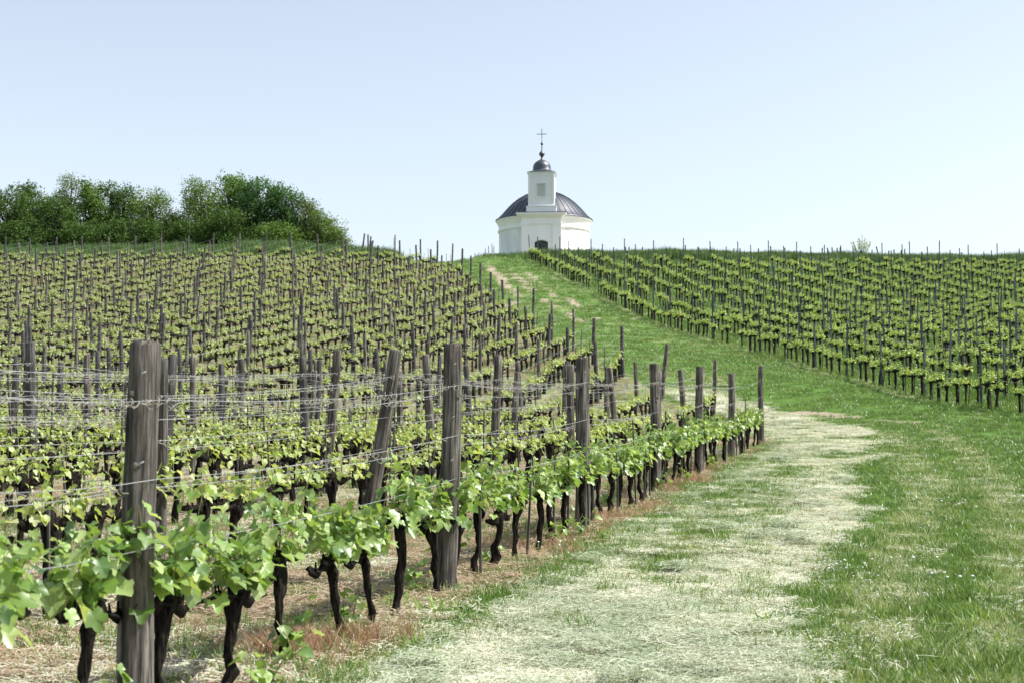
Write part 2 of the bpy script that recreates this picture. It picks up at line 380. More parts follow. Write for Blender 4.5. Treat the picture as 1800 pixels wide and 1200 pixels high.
# ------------------------------------------------------------------ scatter (uncountable cover only)
def scatter(name, variants, pts, rots, scl, idx, label, cat):
    """one object of kind stuff; geometry nodes place the given small meshes on its points"""
    c = bpy.data.collections.new(name + '_source')
    for i, me in enumerate(variants):
        o = bpy.data.objects.new('%s_%02d' % (name, i), me); c.objects.link(o)
    me = bpy.data.meshes.new(name); me.vertices.add(len(pts)); me.vertices.foreach_set('co', np.asarray(pts, np.float32).ravel())
    for an, ty, arr, key in (('rot', 'FLOAT_VECTOR', rots, 'vector'), ('scl', 'FLOAT_VECTOR', scl, 'vector'), ('idx', 'INT', idx, 'value')):
        t = me.attributes.new(an, ty, 'POINT'); t.data.foreach_set(key, np.asarray(arr, np.int32 if ty == 'INT' else np.float32).ravel())
    o = link(name, me)
    ng = bpy.data.node_groups.new(name + '_nodes', 'GeometryNodeTree')
    ng.interface.new_socket('Geometry', in_out='INPUT', socket_type='NodeSocketGeometry'); ng.interface.new_socket('Geometry', in_out='OUTPUT', socket_type='NodeSocketGeometry')
    N, L = ng.nodes, ng.links
    gi, go = N.new('NodeGroupInput'), N.new('NodeGroupOutput')
    ci = N.new('GeometryNodeCollectionInfo'); ci.inputs['Collection'].default_value = c; ci.inputs['Separate Children'].default_value = True; ci.inputs['Reset Children'].default_value = True
    ip = N.new('GeometryNodeInstanceOnPoints'); ip.inputs['Pick Instance'].default_value = True
    def attr(nm, ty):
        a = N.new('GeometryNodeInputNamedAttribute'); a.data_type = ty; a.inputs[0].default_value = nm
        return next(s for s in a.outputs if s.enabled and s.name == 'Attribute')
    L.new(gi.outputs[0], ip.inputs['Points']); L.new(ci.outputs[0], ip.inputs['Instance'])
    er = N.new('FunctionNodeEulerToRotation'); L.new(attr('rot', 'FLOAT_VECTOR'), er.inputs[0])
    L.new(attr('idx', 'INT'), ip.inputs['Instance Index']); L.new(er.outputs[0], ip.inputs['Rotation']); L.new(attr('scl', 'FLOAT_VECTOR'), ip.inputs['Scale'])
    L.new(ip.outputs[0], go.inputs[0])
    mo = o.modifiers.new('scatter', 'NODES'); mo.node_group = ng
    tag(o, label, cat, kind='stuff')
    return o

def grow_cover(names_sel):
    pass

# ------------------------------------------------------------------ vine pieces
def leaf_tpl(seed, simple=False):
    """lobed grape leaf, about 1 unit across, stalk at origin, tip towards +X"""
    r_ = random.Random(seed)
    if simple:
        out = [(0, 0), (.18, .42), (.62, .40), (1.0, 0), (.62, -.42), (.18, -.40)]
    else:
        out = [(0, 0), (-.12, .22), (.02, .42), (.22, .36), (.33, .55), (.60, .48), (.62, .27), (.84, .17), (1.0, .02), (.84, -.16), (.64, -.26), (.62, -.48), (.33, -.54), (.22, -.35), (.0, -.42), (-.12, -.20)] if seed % 2 else [(0, 0), (-.13, .20), (-.02, .42), (.17, .45), (.33, .55), (.58, .52), (.72, .34), (.88, .20), (1.0, .02), (.86, -.20), (.70, -.36), (.57, -.53), (.30, -.55), (.16, -.44), (-.02, -.42), (-.13, -.20)]
    pts = [(x * (1 + r_.uniform(-.08, .08)), y * (1 + r_.uniform(-.1, .1)), 0) for x, y in out]
    c = (.38, 0, .0)
    f1, f2 = r_.uniform(.25, .6), r_.uniform(-.5, .1)
    def bend(p): x, y, z = p; return (x, y * .95, abs(y) * f1 * (.6) - .25 * max(0, x - .3) ** 1.4 + r_.uniform(-.10, .10) * (abs(y) > .2) + f2 * .1 * x)
    V = [bend(c)] + [bend(p) for p in pts]; n = len(pts)
    return np.array(V), np.array([(0, i + 1, (i + 1) % n + 1) for i in range(n)])
LT = [leaf_tpl(i) for i in range(5)]; LS = [leaf_tpl(i + 20, True) for i in range(4)]

def rotm(yaw, pitch, roll):
    return np.array(Euler((roll, pitch, yaw)).to_matrix())

def shoot_layout(r_, n_shoots, span, z0, length, leaves, size, spread):
    """leaf placements (pos, rotation matrix, size) and cane paths for one vine"""
    Ls, canes = [], []
    for s in range(n_shoots):
        x = span * ((s + .5) / n_shoots * 2 - 1) + r_.uniform(-.05, .05); y = r_.uniform(-.05, .05)
        ln = length * r_.uniform(.55, 1.15); dx, dy = r_.uniform(-.35, .35), r_.uniform(-spread, spread)
        p0 = Vector((x, y, z0 + r_.uniform(-.05, .05))); p1 = p0 + Vector((dx * ln * .5, dy * ln * .6, ln * .6)); p2 = p0 + Vector((dx * ln, dy * ln * 1.3, ln))
        canes.append([p0, p1, p2])
        for i in range(leaves):
            t = (i + r_.random() * .8) / leaves; p = p0.lerp(p1, t * 2) if t < .5 else p1.lerp(p2, t * 2 - 1)
            yaw = r_.uniform(0, 2 * math.pi); st = size * r_.uniform(.3, .9)
            q = p + Vector((math.cos(yaw) * st, math.sin(yaw) * st, r_.uniform(-.04, .03)))
            sz = size * (1.15 - .55 * t) * r_.uniform(.7, 1.2)
            Ls.append((np.array(q), rotm(yaw + r_.uniform(-.5, .5), r_.uniform(-.2, 1.15), r_.uniform(-.6, .6)), sz, r_.randrange(100)))
    return Ls, canes

def foliage_mesh(name, Ls, canes, mats, simple=False, rad=.004):
    V, F, b = [], [], 0
    for p, Rm, s, k in Ls:
        v, f = (LS[k % 4] if simple else LT[k % 5]); V.append((v * s) @ Rm.T + p); F.append(f + b); b += len(v)
    nl = sum(len(f) for f in F)
    mb = MB()
    for c in canes: mb.tube(c, [rad * 1.3, rad, rad * .6], 3, cap=False)
    cv = np.array([tuple(v) for v in mb.v]); cq = np.array(mb.f) + b
    return mesh_np(name, np.concatenate(V + [cv]), [np.concatenate(F), cq], mats, midx=[0] * nl + [1] * len(cq))

def trunk_mesh(name, r_, h=.6, rad=.035, arm=.36, n=7, arms=2, gn=.35):
    mb = MB(); lx, ly = r_.uniform(-.055, .055), r_.uniform(-.06, .06); k = 7 if n > 5 else 4
    path, rr = [], []
    for i in range(k + 1):
        t = i / k; path.append((lx * (1 - t) ** 1.3 * 1.6 + r_.uniform(-.014, .014), ly * (1 - t) + r_.uniform(-.014, .014), -.06 + (h + .06) * t))
        rr.append(rad * (1.25 - .35 * math.sin(t * math.pi) + .25 * (t > .8)) * r_.uniform(.85, 1.2))
    mb.tube(path, rr, n, jit=gn, r=r_, smooth=n > 5)
    top = Vector(path[-1])
    mb.tube([top + Vector((-.05, 0, -.05)), top + Vector((0, 0, .01)), top + Vector((.06, 0, .03))], [rad * .9, rad * 1.6, rad * .8], n, jit=.4, r=r_)
    for s in (-1, 1)[:arms]:
        pa, ra = [top + Vector((0, 0, -.01))], [rad * 1.1]
        sag = r_.uniform(-.09, .03)
        for i in range(1, 5):
            t = i / 4; pa.append(top + Vector((s * arm * t, r_.uniform(-.02, .02), sag * math.sin(t * 2.6) + r_.uniform(-.015, .015)))); ra.append(rad * (1.0 - .35 * t) * r_.uniform(.8, 1.35))
        mb.tube(pa, ra, max(n - 1, 4), jit=gn + .1, r=r_, smooth=n > 5)
        for q in range(3):
            p = pa[1 + q] + Vector((0, 0, 0)); mb.tube([p, p + Vector((r_.uniform(-.02, .02), r_.uniform(-.02, .02), r_.uniform(.04, .09)))], [rad * .45, rad * .25], 4, r=r_)
    return mb.mesh(name, M['bark'])

NT = 8
TR_NEAR = [trunk_mesh('old_vine_trunk', random.Random(50 + i), h=rnd.uniform(.54, .66), rad=rnd.uniform(.024, .037), n=9, arm=.33, gn=.75) for i in range(NT)]
TR_MID = [trunk_mesh('vine_trunk', random.Random(70 + i), h=rnd.uniform(.60, .70), rad=rnd.uniform(.034, .048), n=6, arm=.37, gn=.5) for i in range(NT)]
TR_FAR = [trunk_mesh('far_vine_trunk', random.Random(90 + i), h=rnd.uniform(.58, .68), rad=.05, n=4, arm=.39) for i in range(6)]
TR_RIGHT = [trunk_mesh('slope_vine_trunk', random.Random(110 + i), h=rnd.uniform(.62, .76), rad=.036, n=4, arm=.3) for i in range(6)]
def near_lay(i):
    r_ = random.Random(200 + i); a, c = shoot_layout(r_, r_.choice([6, 7, 8]), r_.uniform(.24, .33), .60, r_.uniform(.30, .46), 19, r_.uniform(.078, .096), .5)
    return a, c
NEAR_L = [near_lay(i) for i in range(NT)]
FO_NEAR = [foliage_mesh('near_foliage', *NEAR_L[i], [M['leaf'], M['cane']]) for i in range(NT)]
def mk(seed, ns, span, z0, ln, lv, sz, spd, mat, simple, cnt):
    out = []
    for i in range(cnt):
        r_ = random.Random(seed + i); a, c = shoot_layout(r_, ns, span, z0, ln, lv, sz, spd); out.append(foliage_mesh('foliage', a, c, [mat, M['cane']], simple))
    return out
FO_MID = mk(300, 6, .36, .66, .25, 8, .076, .25, M['leaf_young'], False, NT)
FO_FAR = mk(400, 6, .38, .68, .21, 8, .084, .16, M['leaf_young'], True, 6)
FO_RIGHT = mk(500, 7, .36, .77, .21, 9, .085, .25, M['leaf_right'], True, 6)
SUCK = [foliage_mesh('sucker', *shoot_layout(random.Random(600 + i), 3, .08, .03, .30, 8, .085, .6), [M['leaf'], M['cane']]) for i in range(4)]

ORD = ['first', 'second', 'third', 'fourth', 'fifth', 'sixth', 'seventh', 'eighth', 'ninth', 'tenth', 'eleventh', 'twelfth', 'thirteenth', 'fourteenth', 'fifteenth', 'sixteenth', 'seventeenth', 'eighteenth', 'nineteenth', 'twentieth']
TENS = {2: 'twenty', 3: 'thirty', 4: 'forty', 5: 'fifty', 6: 'sixty', 7: 'seventy', 8: 'eighty', 9: 'ninety'}
def ordw(n):
    if n <= 20: return ORD[n - 1]
    t, u = divmod(n, 10)
    return TENS[t][:-1] + 'ieth' if u == 0 else TENS[t] + ' ' + ORD[u - 1]
def roww(k): return 'nearest row' if k == 0 else '%s row from the front' % ordw(k + 1)

def in_view(x, y, margin=1.0, px=30): return y > 4.6 and abs(x) < .36 * y + margin

# ------------------------------------------------------------------ wooden posts of the left vineyard
def post_mesh(name, h, rad, seed, crack=False, n=14, taper=.9, mat=None):
    r_ = random.Random(seed); mb = MB(); vs = []; K = 9
    prof = [1 + r_.uniform(-.07, .07) for _ in range(n)]; a0 = r_.uniform(0, 6)
    zs = [-.25 + (h + .235) * i / (K - 1) for i in range(K)] + [h + .004]
    for i, z in enumerate(zs):
        t = max(0, z / h); rr = rad * (1.12 - (1.12 - taper) * t) * (0.86 if i == K else 1)
        ox, oy = .012 * math.sin(z * 2 + a0), .01 * math.cos(z * 1.7 + a0)
        for j in range(n):
            an = 2 * math.pi * j / n; q = rr * prof[j] * (1 + r_.uniform(-.015, .015))
            if crack and j == crack: q *= .62
            vs.append((ox + q * math.cos(an), oy + q * math.sin(an), z + (r_.uniform(-.013, .013) if i >= K - 1 else 0)))
    fs = [(i * n + j, i * n + (j + 1) % n, (i + 1) * n + (j + 1) % n, (i + 1) * n + j) for i in range(K) for j in range(n)] + [tuple(K * n + j for j in range(n))]
    mb.add(vs, fs, 0, True); mb.sm[-1] = False
    if n >= 18:
        for q in range(4):
            zz = r_.uniform(.3, .9) * h; aa = r_.uniform(3.4, 6.0); c_ = Vector((math.cos(aa), math.sin(aa), 0)); b_ = Vector((0, 0, zz))
            mb.tube([b_ + c_ * rad * .9, b_ + c_ * (rad + .006), b_ + c_ * (rad + .011)], [.022, .016, .004], 7, jit=.2, r=r_)
    return mb.mesh(name, mat or M['post'])

post_d = {0: [2.1, 6.9, 11.7, 16.9, 22.4, 27.5, 31.6, 36.1], 1: [6.5, 11.2, 15.5, 20.7, 25.6, 30.5, 35.5, 40.5, 46.8]}
for k in range(2, NLEFT):
    e = left_end(k); ds = []
    d = e
    while d > (3.605 + 2.07 * k) / .622 - 4 and d > 5: ds.append(d); d -= 4.95 if k == 2 else 4.8 + rnd.uniform(-.2, .2)
    post_d[k] = ds[::-1]
PH0 = {6.9: (1.83, .078), 11.7: (2.0, .082), 16.9: (2.0, .083), 22.4: (2.0, .083), 27.5: (2.02, .08), 31.6: (1.87, .075), 36.1: (2.0, .07), 2.1: (1.8, .07)}
LEAN = {(1, 15.5): 9.0, (1, 11.2): -.3, (0, 6.9): .4, (0, 11.7): 1.6, (0, 16.9): .6, (0, 22.4): -1.0, (2, 'x'): 5}
POSTV = [post_mesh('post', 2.0, .062 + .006 * (i % 3), 900 + i, n=8, mat=M['post_dark'] if i % 3 else M['post']) for i in range(7)]
POSTM = [post_mesh('post', 2.0, .066 + .006 * (i % 3), 940 + i, n=12, crack=(i % 2) * 5, mat=M['post']) for i in range(5)]
posts = {}
look_end = ['grey', 'dark weathered', 'silvery', 'split topped', 'rough brown']
for k in range(NLEFT):
    ds = post_d[k]; vis = [d for d in ds if in_view(left_x(k, d), d, 1.2)]
    for d in vis:
        x = left_x(k, d) + (rnd.uniform(-.03, .03) if k else 0); z = gg(x, d); i = vis.index(d)
        if k == 0:
            h, rad = PH0[d]; me = post_mesh('post', h, rad, 800 + i, crack=10 if i in (0, 1) else (8 if i == 2 else 0), n=18, mat=M['post'])
        elif k <= 2: me = POSTM[(i + k) % 5]; h = 2.0
        else: me = POSTV[rnd.randrange(7)]; h = 2.0
        o = link('wooden_post', me, loc=(x, d, z))
        s = 1 if k == 0 else rnd.uniform(.94, 1.06); o.scale = (1, 1, s)
        if (k, d) == (1, 11.2): s = .90; o.scale = (.68, .68, s)
        ln = LEAN.get((k, d), rnd.gauss(0, 1.8) if k else .5)
        if k == 2 and 19 < d < 22: ln = 5.5
        if k == 2 and abs(d - 49.3) < .1: ln = 6
        o.rotation_euler = (Matrix.Rotation(R(ln), 3, 'Y') @ Matrix.Rotation(R(rnd.gauss(0, 1.2)) if k else 0, 3, 'X') @ Matrix.Rotation(rnd.uniform(0, 6) if k else R(20), 3, 'Z')).to_euler()
        posts.setdefault(k, []).append((d, x, z, h * s, ln, o))
        n_from_end = len(vis) - i
        if k == 0:
            lab = ['thick grey post with a long crack at the left, standing nearest in the front row', 'stout weathered post in the centre foreground, second in the nearest row',
                   'dark grey post, third in the nearest row', 'weathered post, fourth in the nearest row', 'slimmer grey post, fifth in the nearest row',
                   'short grey post, sixth and last but one in the nearest row', 'grey post ending the nearest row beside the mown hay'][i]
        elif n_from_end == 1 and k <= 15: lab = 'wooden end post of the %s, beside the grass track' % roww(k)
        elif k >= 16 and n_from_end == 1: lab = 'wooden end post of the %s, below the grassy crest' % roww(k)
        else: lab = '%s post in the %s, %s from its far end' % ('leaning wooden' if abs(ln) > 4 else 'wooden', roww(k), ordw(n_from_end))
        tag(o, lab, 'post', 'wooden posts of the left vineyard')
        if k == 0 and i < 3:   # staples holding the wires
            for hz in ((h - .17, h - .6, h - .95) if i else (h - .15, h - .58, h - .92)):
                st = MB(); st.tube([(-.02, -rad * .98, hz - .01), (-.02, -rad * 1.1, hz), (.0, -rad * 1.1, hz + .01), (.0, -rad * .97, hz + .01)], .003, 4)
                sto = st.build('staple', M['wire'], o)

# ------------------------------------------------------------------ vines of the left vineyard
cand = []
for k in range(NLEFT):
    e = left_end(k); d = e - .45
    while d > 4.8:
        x = left_x(k, d)
        if in_view(x, d, 1.2) and not (k and rnd.random() < .04):
            cand.append((d + rnd.uniform(-.08, .08), k, x + rnd.uniform(-.05, .05)))
        d -= .68 if k == 0 else .72
cand.sort(key=lambda q: math.hypot(q[0], q[2]))
inframe = [q for q in cand if abs(q[2]) < .36 * q[0] + .25][:300]
near_set = set(inframe)
ANG = math.atan2(1, .262)
count_after = {}
N_LEAF_VINES = 12
VZ = {}
allz = gz([q[2] for q in cand], [q[0] for q in cand]) + bumps(np.array([q[2] for q in cand]), np.array([q[0] for q in cand]))
for q, z in zip(cand, allz): VZ[q] = float(z)
LEAFOB = [mesh_np('leaf', v, f, M['leaf']) for v, f in LT]
single_leaf = 0
by_row = {}
for q in inframe: by_row.setdefault(q[1], []).append(q)
far_pts = []
def one_foliage_leaf_parts(root, lay, parent):
    for p, Rm, s, kk in lay[0]:
        l = bpy.data.objects.new('leaf', LEAFOB[kk % 5]); COL.objects.link(l); l.parent = parent
        m4 = Matrix(Rm.tolist()).to_4x4(); m4 = Matrix.Translation(Vector(p)) @ m4 @ Matrix.Diagonal((s, s, s, 1)); l.matrix_local = m4
def stem_mesh(canes):
    mb = MB()
    for c in canes: mb.tube(c, [.006, .004, .002], 4, cap=False)
    return mb.mesh('cane', M['cane'])
STEMS = [stem_mesh(NEAR_L[i][1]) for i in range(NT)]
SUCKER_AT = {0: [1, 3, 4, 6, 8, 11, 14, 15, 17, 20, 24, 28, 33]}
for k, lst in sorted(by_row.items()):
    lst.sort()
    pd = [p[0] for p in posts[k]]
    after = {}
    for n, q in enumerate(lst):
        d, _, x = q; z = VZ[q]
        nb = sum(1 for p in pd if p < d); after[nb] = after.get(nb, 0) + 1
        root = empty('grapevine', (x, d, z), ANG + rnd.uniform(-.12, .12) + (math.pi if rnd.random() < .5 else 0))
        sc = rnd.uniform(.92, 1.08); root.scale = (sc, sc, sc * rnd.uniform(.95, 1.05))
        where = ('%s vine past its %s post' % (ordw(after[nb]), ordw(nb))) if nb else '%s vine before its first post' % ordw(after[nb])
        head = rnd.choice(['old leafy grapevine', 'gnarled leafy grapevine', 'bushy grapevine']) if k == 0 else rnd.choice(['dark sparse grapevine', 'gnarled young-leaved grapevine', 'thin leaved grapevine'])
        tag(root, '%s in the %s, %s' % (head, roww(k), where), 'grapevine', 'grapevines of the left vineyard')
        v = rnd.randrange(NT)
        if k == 0:
            link('trunk', TR_NEAR[v], root)
            if d < 15 and x > -.37 * d and single_leaf < N_LEAF_VINES:
                single_leaf += 1
                one_foliage_leaf_parts(root, NEAR_L[v], root); s_ = link('cane', STEMS[v], root); s_['kind'] = 'stuff'
            else:
                f_ = link('foliage', FO_NEAR[v], root); f_['kind'] = 'stuff'
            if n in SUCKER_AT[0]:
                s_ = link('sucker', SUCK[n % 4], root, (rnd.uniform(-.1, .1), rnd.choice([-.12, .12]), 0)); s_['kind'] = 'stuff'
        else:
            link('trunk', TR_MID[v], root); f_ = link('foliage', FO_MID[rnd.randrange(NT)], root); f_['kind'] = 'stuff'
rest = [q for q in cand if q not in near_set]

# right vineyard vines
rcand = []
for k in range(0, 20):
    d = 117.5 - rnd.uniform(0, .5) - min(k, 3) * 1.4
    while True:
        x = right_x(k, d)
        if x > .36 * d + 2.0: break
        gap = (k == 0 and (93.5 < d < 96.5 or 66.5 < d < 68)) or (k == 1 and 88 < d < 90.5) or (k == 2 and 84 < d < 86) or rnd.random() < .05
        if not gap: rcand.append((d, k, x + rnd.uniform(-.04, .04)))
        d -= .62
rz = ground(np.array([q[2] for q in rcand]), np.array([q[0] for q in rcand]))
pts, rots, scl, idx = [], [], [], []
meshes = []
def joined(tr, fo):
    a, b = tr, fo
    me = bpy.data.meshes.new('vine'); vs = [tuple(v.co) for v in a.vertices] + [tuple(v.co) for v in b.vertices]; n = len(a.vertices)
    fs = [tuple(p.vertices) for p in a.polygons] + [tuple(i + n for i in p.vertices) for p in b.polygons]
    me.from_pydata(vs, [], fs)
    for m_ in [a.materials[0], b.materials[0], b.materials[1]]: me.materials.append(m_)
    me.polygons.foreach_set('material_index', [0] * len(a.polygons) + [p.material_index + 1 for p in b.polygons]); me.update(); return me
FARV = [joined(TR_FAR[i], FO_FAR[i]) for i in range(6)] + [joined(TR_RIGHT[i], FO_RIGHT[i]) for i in range(6)] + [joined(TR_MID[i], FO_MID[i]) for i in range(8)]
for q in rest:
    pts.append((q[2], q[0], VZ[q])); rots.append((0, 0, ANG + rnd.uniform(-.12, .12) + rnd.choice([0, math.pi]))); s = rnd.choice([1, 1, 1.08, .86]) * rnd.uniform(.92, 1.08); scl.append((s * 1.03, s * rnd.uniform(.9, 1.25), s * rnd.uniform(.92, 1.12)))
    idx.append(12 + rnd.randrange(8) if q[0] < 45 else rnd.randrange(6))
ANGR = math.atan2(1, -.18)
for q, z in zip(rcand, rz):
    pts.append((q[2], q[0], float(z))); rots.append((0, 0, ANGR + rnd.uniform(-.12, .12) + rnd.choice([0, math.pi]))); s = rnd.choice([1, 1, 1.08, .86]) * rnd.uniform(.92, 1.08); scl.append((s * 1.03, s * rnd.uniform(.9, 1.25), s * rnd.uniform(.92, 1.12))); idx.append(6 + rnd.randrange(6))
scatter('grapevines', FARV, pts, rots, scl, idx, 'far grapevines in rows up both vineyard slopes below the crest', 'grapevines')

# stakes beside the vines
def stake_mesh(h, rad, n=5, mat=None):
    mb = MB(); mb.tube([(0, 0, -.1), (.004, 0, h * .5), (0, .003, h)], [rad * 1.1, rad, rad * .9], n, smooth=False); return mb.mesh('stake', mat or M['stake'])
STK = [stake_mesh(h, .013) for h in (.75, .95, 1.1, 1.25)]
ns = 0; scount = {}
for k in (0, 1, 2):
    for q in sorted(by_row.get(k, [])):
        if rnd.random() < (.5 if k == 0 else .45) and ns < 70 and q[0] < 34 and q[0] > (12.5 if k == 0 else 0):
            a = .1 * rnd.choice([-1, 1]); x = q[2] + a * .262 + .05; y = q[0] + a
            o = link('vine_stake', rnd.choice(STK), loc=(x, y, gg(x, y))); o.rotation_euler = (R(rnd.gauss(0, 2)), R(rnd.gauss(0, 2)), 0)
            scount[k] = scount.get(k, 0) + 1; ns += 1
            tag(o, 'thin wooden stake beside a vine, %s stake in the %s' % (ordw(scount[k]), roww(k)), 'stake', 'thin stakes tied beside the vines')
pts, rots, scl, idx = [], [], [], []
for q, z, rt in [(q, VZ[q], 0) for q in cand if q[1] > 2] + [(q, float(z), 1) for q, z in zip(rcand, rz)]:
    if rnd.random() < (.55 if rt == 0 else .85):
        a = rnd.uniform(-.2, .2); pts.append((q[2] + .03, q[0] + a, z)); rots.append((R(rnd.gauss(0, 2)), R(rnd.gauss(0, 2)), rnd.uniform(0, 6))); scl.append((1, 1, rnd.uniform(.8, 1.1))); idx.append(rnd.randrange(6) if rt == 0 else rnd.randrange(5))
scatter('vine_stakes', [stake_mesh(h, .018, 4) for h in (.8, .95, 1.05, 1.2, 1.5, 1.7)], pts, rots, scl, idx, 'thin stakes among the far vines on both slopes', 'stakes')

# ------------------------------------------------------------------ steel posts of the right vineyard
def steel_mesh(h):
    mb = MB(); w, t = .044, .008
    mb.box((0, 0, h / 2 - .15), (w * 1.5, t, h + .3)); mb.box((-w * .75 + t / 2, w * .4 + t / 2 + .0005, h / 2 - .15), (t, w * .8, h + .296)); mb.box((w * .75 - t / 2, w * .4 + t / 2 + .0005, h / 2 - .15), (t, w * .8, h + .296))
    return mb.mesh('post', M['steel'])
STV = [steel_mesh(h) for h in (1.9, 2.0, 2.15)]
rposts = {}
for k in range(0, 20):
    d = 118 + rnd.uniform(-.3, .3) - min(k, 3) * 1.4; l = []
    while True:
        x = right_x(k, d)
        if x > .36 * d + 1.5: break
        if not (k == 0 and 66.6 < d < 67.8): l.append((d, x))
        d -= 3.4 + rnd.uniform(-.4, .4)
    for i, (d, x) in enumerate(l):
        z = gg(x, d); o = link('steel_post', rnd.choice(STV), loc=(x, d, z)); o.rotation_euler = (R(rnd.gauss(0, 1.2)), R(rnd.gauss(0, 1.2)), R(rnd.uniform(-20, 20))); o.scale = (1, 1, rnd.uniform(.93, 1.08))
        rposts.setdefault(k, []).append((d, x, z, 2.0))
        rw = 'the right vineyard row beside the track' if k == 0 else 'the %s right vineyard row from the track' % ordw(k + 1)
        tag(o, ('slim dark post topping %s' % rw) if i == 0 else 'dark post in %s, %s from top' % (rw, ordw(i + 1)), 'post', 'slim dark posts of the right vineyard')

# ------------------------------------------------------------------ trellis wires
def wire(pl, hs, sag, rad, name='trellis_wire', n=4):
    mb = MB(); path = []
    for (a, b) in zip(pl[:-1], pl[1:]):
        seg = 6 if a[1] < 30 else 3
        for s in range(seg):
            t = s / seg; path.append(Vector((a[0] + (b[0] - a[0]) * t, a[1] + (b[1] - a[1]) * t, a[2] + (b[2] - a[2]) * t - sag * 4 * t * (1 - t))))
    path.append(Vector(pl[-1])); mb.tube(path, rad, n, smooth=True); o = mb.build(name, M['wire']); return o, path
def tendrils(path, parent, count, seed, dmax=32):
    r_ = random.Random(seed); mb = MB()
    for _ in range(count):
        i = r_.randrange(len(path) - 1); t = r_.random(); p = path[i].lerp(path[i + 1], t)
        if p.y > dmax: continue
        u = (path[i + 1] - path[i]).normalized(); a = r_.uniform(0, 6); rad = r_.uniform(.008, .022); ln = r_.uniform(.04, .16)
        pts_ = [p + u * (ln * s / 6) + Vector((math.cos(a + s * 1.3) * rad, 0, math.sin(a + s * 1.3) * rad * 1.2 - .006 * s * r_.random())) for s in range(7)]
        mb.tube(pts_, .0022, 3, cap=False)
    if mb.v:
        o = mb.build('dry_tendrils', M['tendril'], parent); o['kind'] = 'stuff'
names0 = ['top', 'second', 'third', 'fourth', 'lowest']
for k in range(NLEFT):
    P = posts.get(k, [])
    P = sorted(P, key=lambda q: q[0])
    if len(P) < 2: continue
    dlo = max(4.7, (3.0 + 2.07 * k) / .622 - 1.5)
    hs_ = [1.70, 1.62, 1.28, 1.20, .92] if k < 5 else ([1.68, 1.25, .9] if k < 12 else [1.6, 1.1])
    for wi, h in enumerate(hs_):
        off = (.075 if k == 0 else .06) * (1 if wi % 2 == 0 else -1)
        pl = []
        for (d, x, z, ph, ln, o) in P:
            hh = h * ph / 2.0 + rnd.uniform(-.04, .04); pl.append((x + off + math.sin(R(ln)) * hh, d, z + hh))
        x0 = left_x(k, dlo)
        if P[0][0] > dlo + .5: pl = [(x0 + off, dlo, gg(x0, dlo) + h * (.93 if k == 0 else 1))] + pl
        o, path = wire(pl, h, rnd.uniform(.01, .06), .0020 if k < 4 else .0027, n=4 if k < 5 else 3)
        if k < 5: tendrils(path, o, [230, 150, 110, 60, 15][wi] if k < 3 else 60, 3000 + k * 10 + wi)
        nm = ['top', 'second', 'third', 'fourth', 'lowest'][wi] if len(hs_) == 5 else (['top', 'middle', 'lowest'][wi] if len(hs_) == 3 else ['upper', 'lower'][wi])
        tag(o, ('%s pale wire of the %s' % (nm, roww(k))) + (', hung with dry tendrils' if k < 3 else ''), 'wire', 'trellis wires')
for k, P in rposts.items():
    if len(P) < 2: continue
    for wi, h in enumerate((1.75, .95)):
        pl = [(x, d - .03, z + h) for d, x, z, _ in P]
        o, path = wire(pl, h, .015, .0032, n=3)
        tag(o, '%s thin wire along the %s right vineyard row from the track' % (['upper', 'lower'][wi], ordw(k + 1)), 'wire', 'trellis wires')

# ------------------------------------------------------------------ chapel
CH = empty('chapel', (3.32, 146, g1(3.32, 146)), 0)
CZ = CH.location.z
def hz(py, d): return at(900, py, d)[2] - CZ
EAVE = hz(390, 146)                     # top of the cornice
rot = R(-4.6)
CH.rotation_euler = (0, 0, rot)
tag(CH, 'round white chapel with dark dome and boarded bell tower on the hilltop', 'chapel')
BF = -4.95                               # front plane of the porch (local y)
mb = MB(); mb.lathe([(4.9, -1.5), (4.9, .55), (4.78, .62), (4.66, .64), (4.66, EAVE - 1.25)], 96); mb.build('wall', M['white_dirty'], CH)
mb = MB(); mb.lathe([(4.66, EAVE - 1.25), (4.74, EAVE - 1.23), (4.80, EAVE - 1.12), (4.80, EAVE - 1.04), (4.71, EAVE - .98)], 96); mb.build('string_course', M['white'], CH)
mb = MB(); mb.lathe([(4.71, EAVE - .98), (4.69, EAVE - .55), (4.74, EAVE - .5), (4.76, EAVE - .42), (4.88, EAVE - .22), (4.96, EAVE - .12), (4.98, EAVE - .10), (4.98, EAVE), (4.6, EAVE + .02)], 96); mb.build('cornice', M['white'], CH)
# dome
dome = [(5.03, EAVE + .01), (5.04, EAVE + .05), (4.86, EAVE + .15), (4.55, EAVE + .42), (4.2, EAVE + .82), (3.8, EAVE + 1.28), (3.3, EAVE + 1.78), (2.7, EAVE + 2.27), (2.0, EAVE + 2.68), (1.2, EAVE + 2.98), (.5, EAVE + 3.12), (.01, EAVE + 3.15)]
mb = MB(); mb.lathe(dome, 96); DM = mb.build('dome_roof', M['copper'], CH)
for i in range(44):
    if i == 0:
        sm = MB(); sm.tube([(r_ + .012, 0, z + .018) for r_, z in dome[1:-2]], .026, 4, smooth=False); seam = sm.mesh('roof_seam', M['copper'])
    o = link('roof_seam', seam, DM); o.rotation_euler = (0, 0, 2 * math.pi * i / 44)
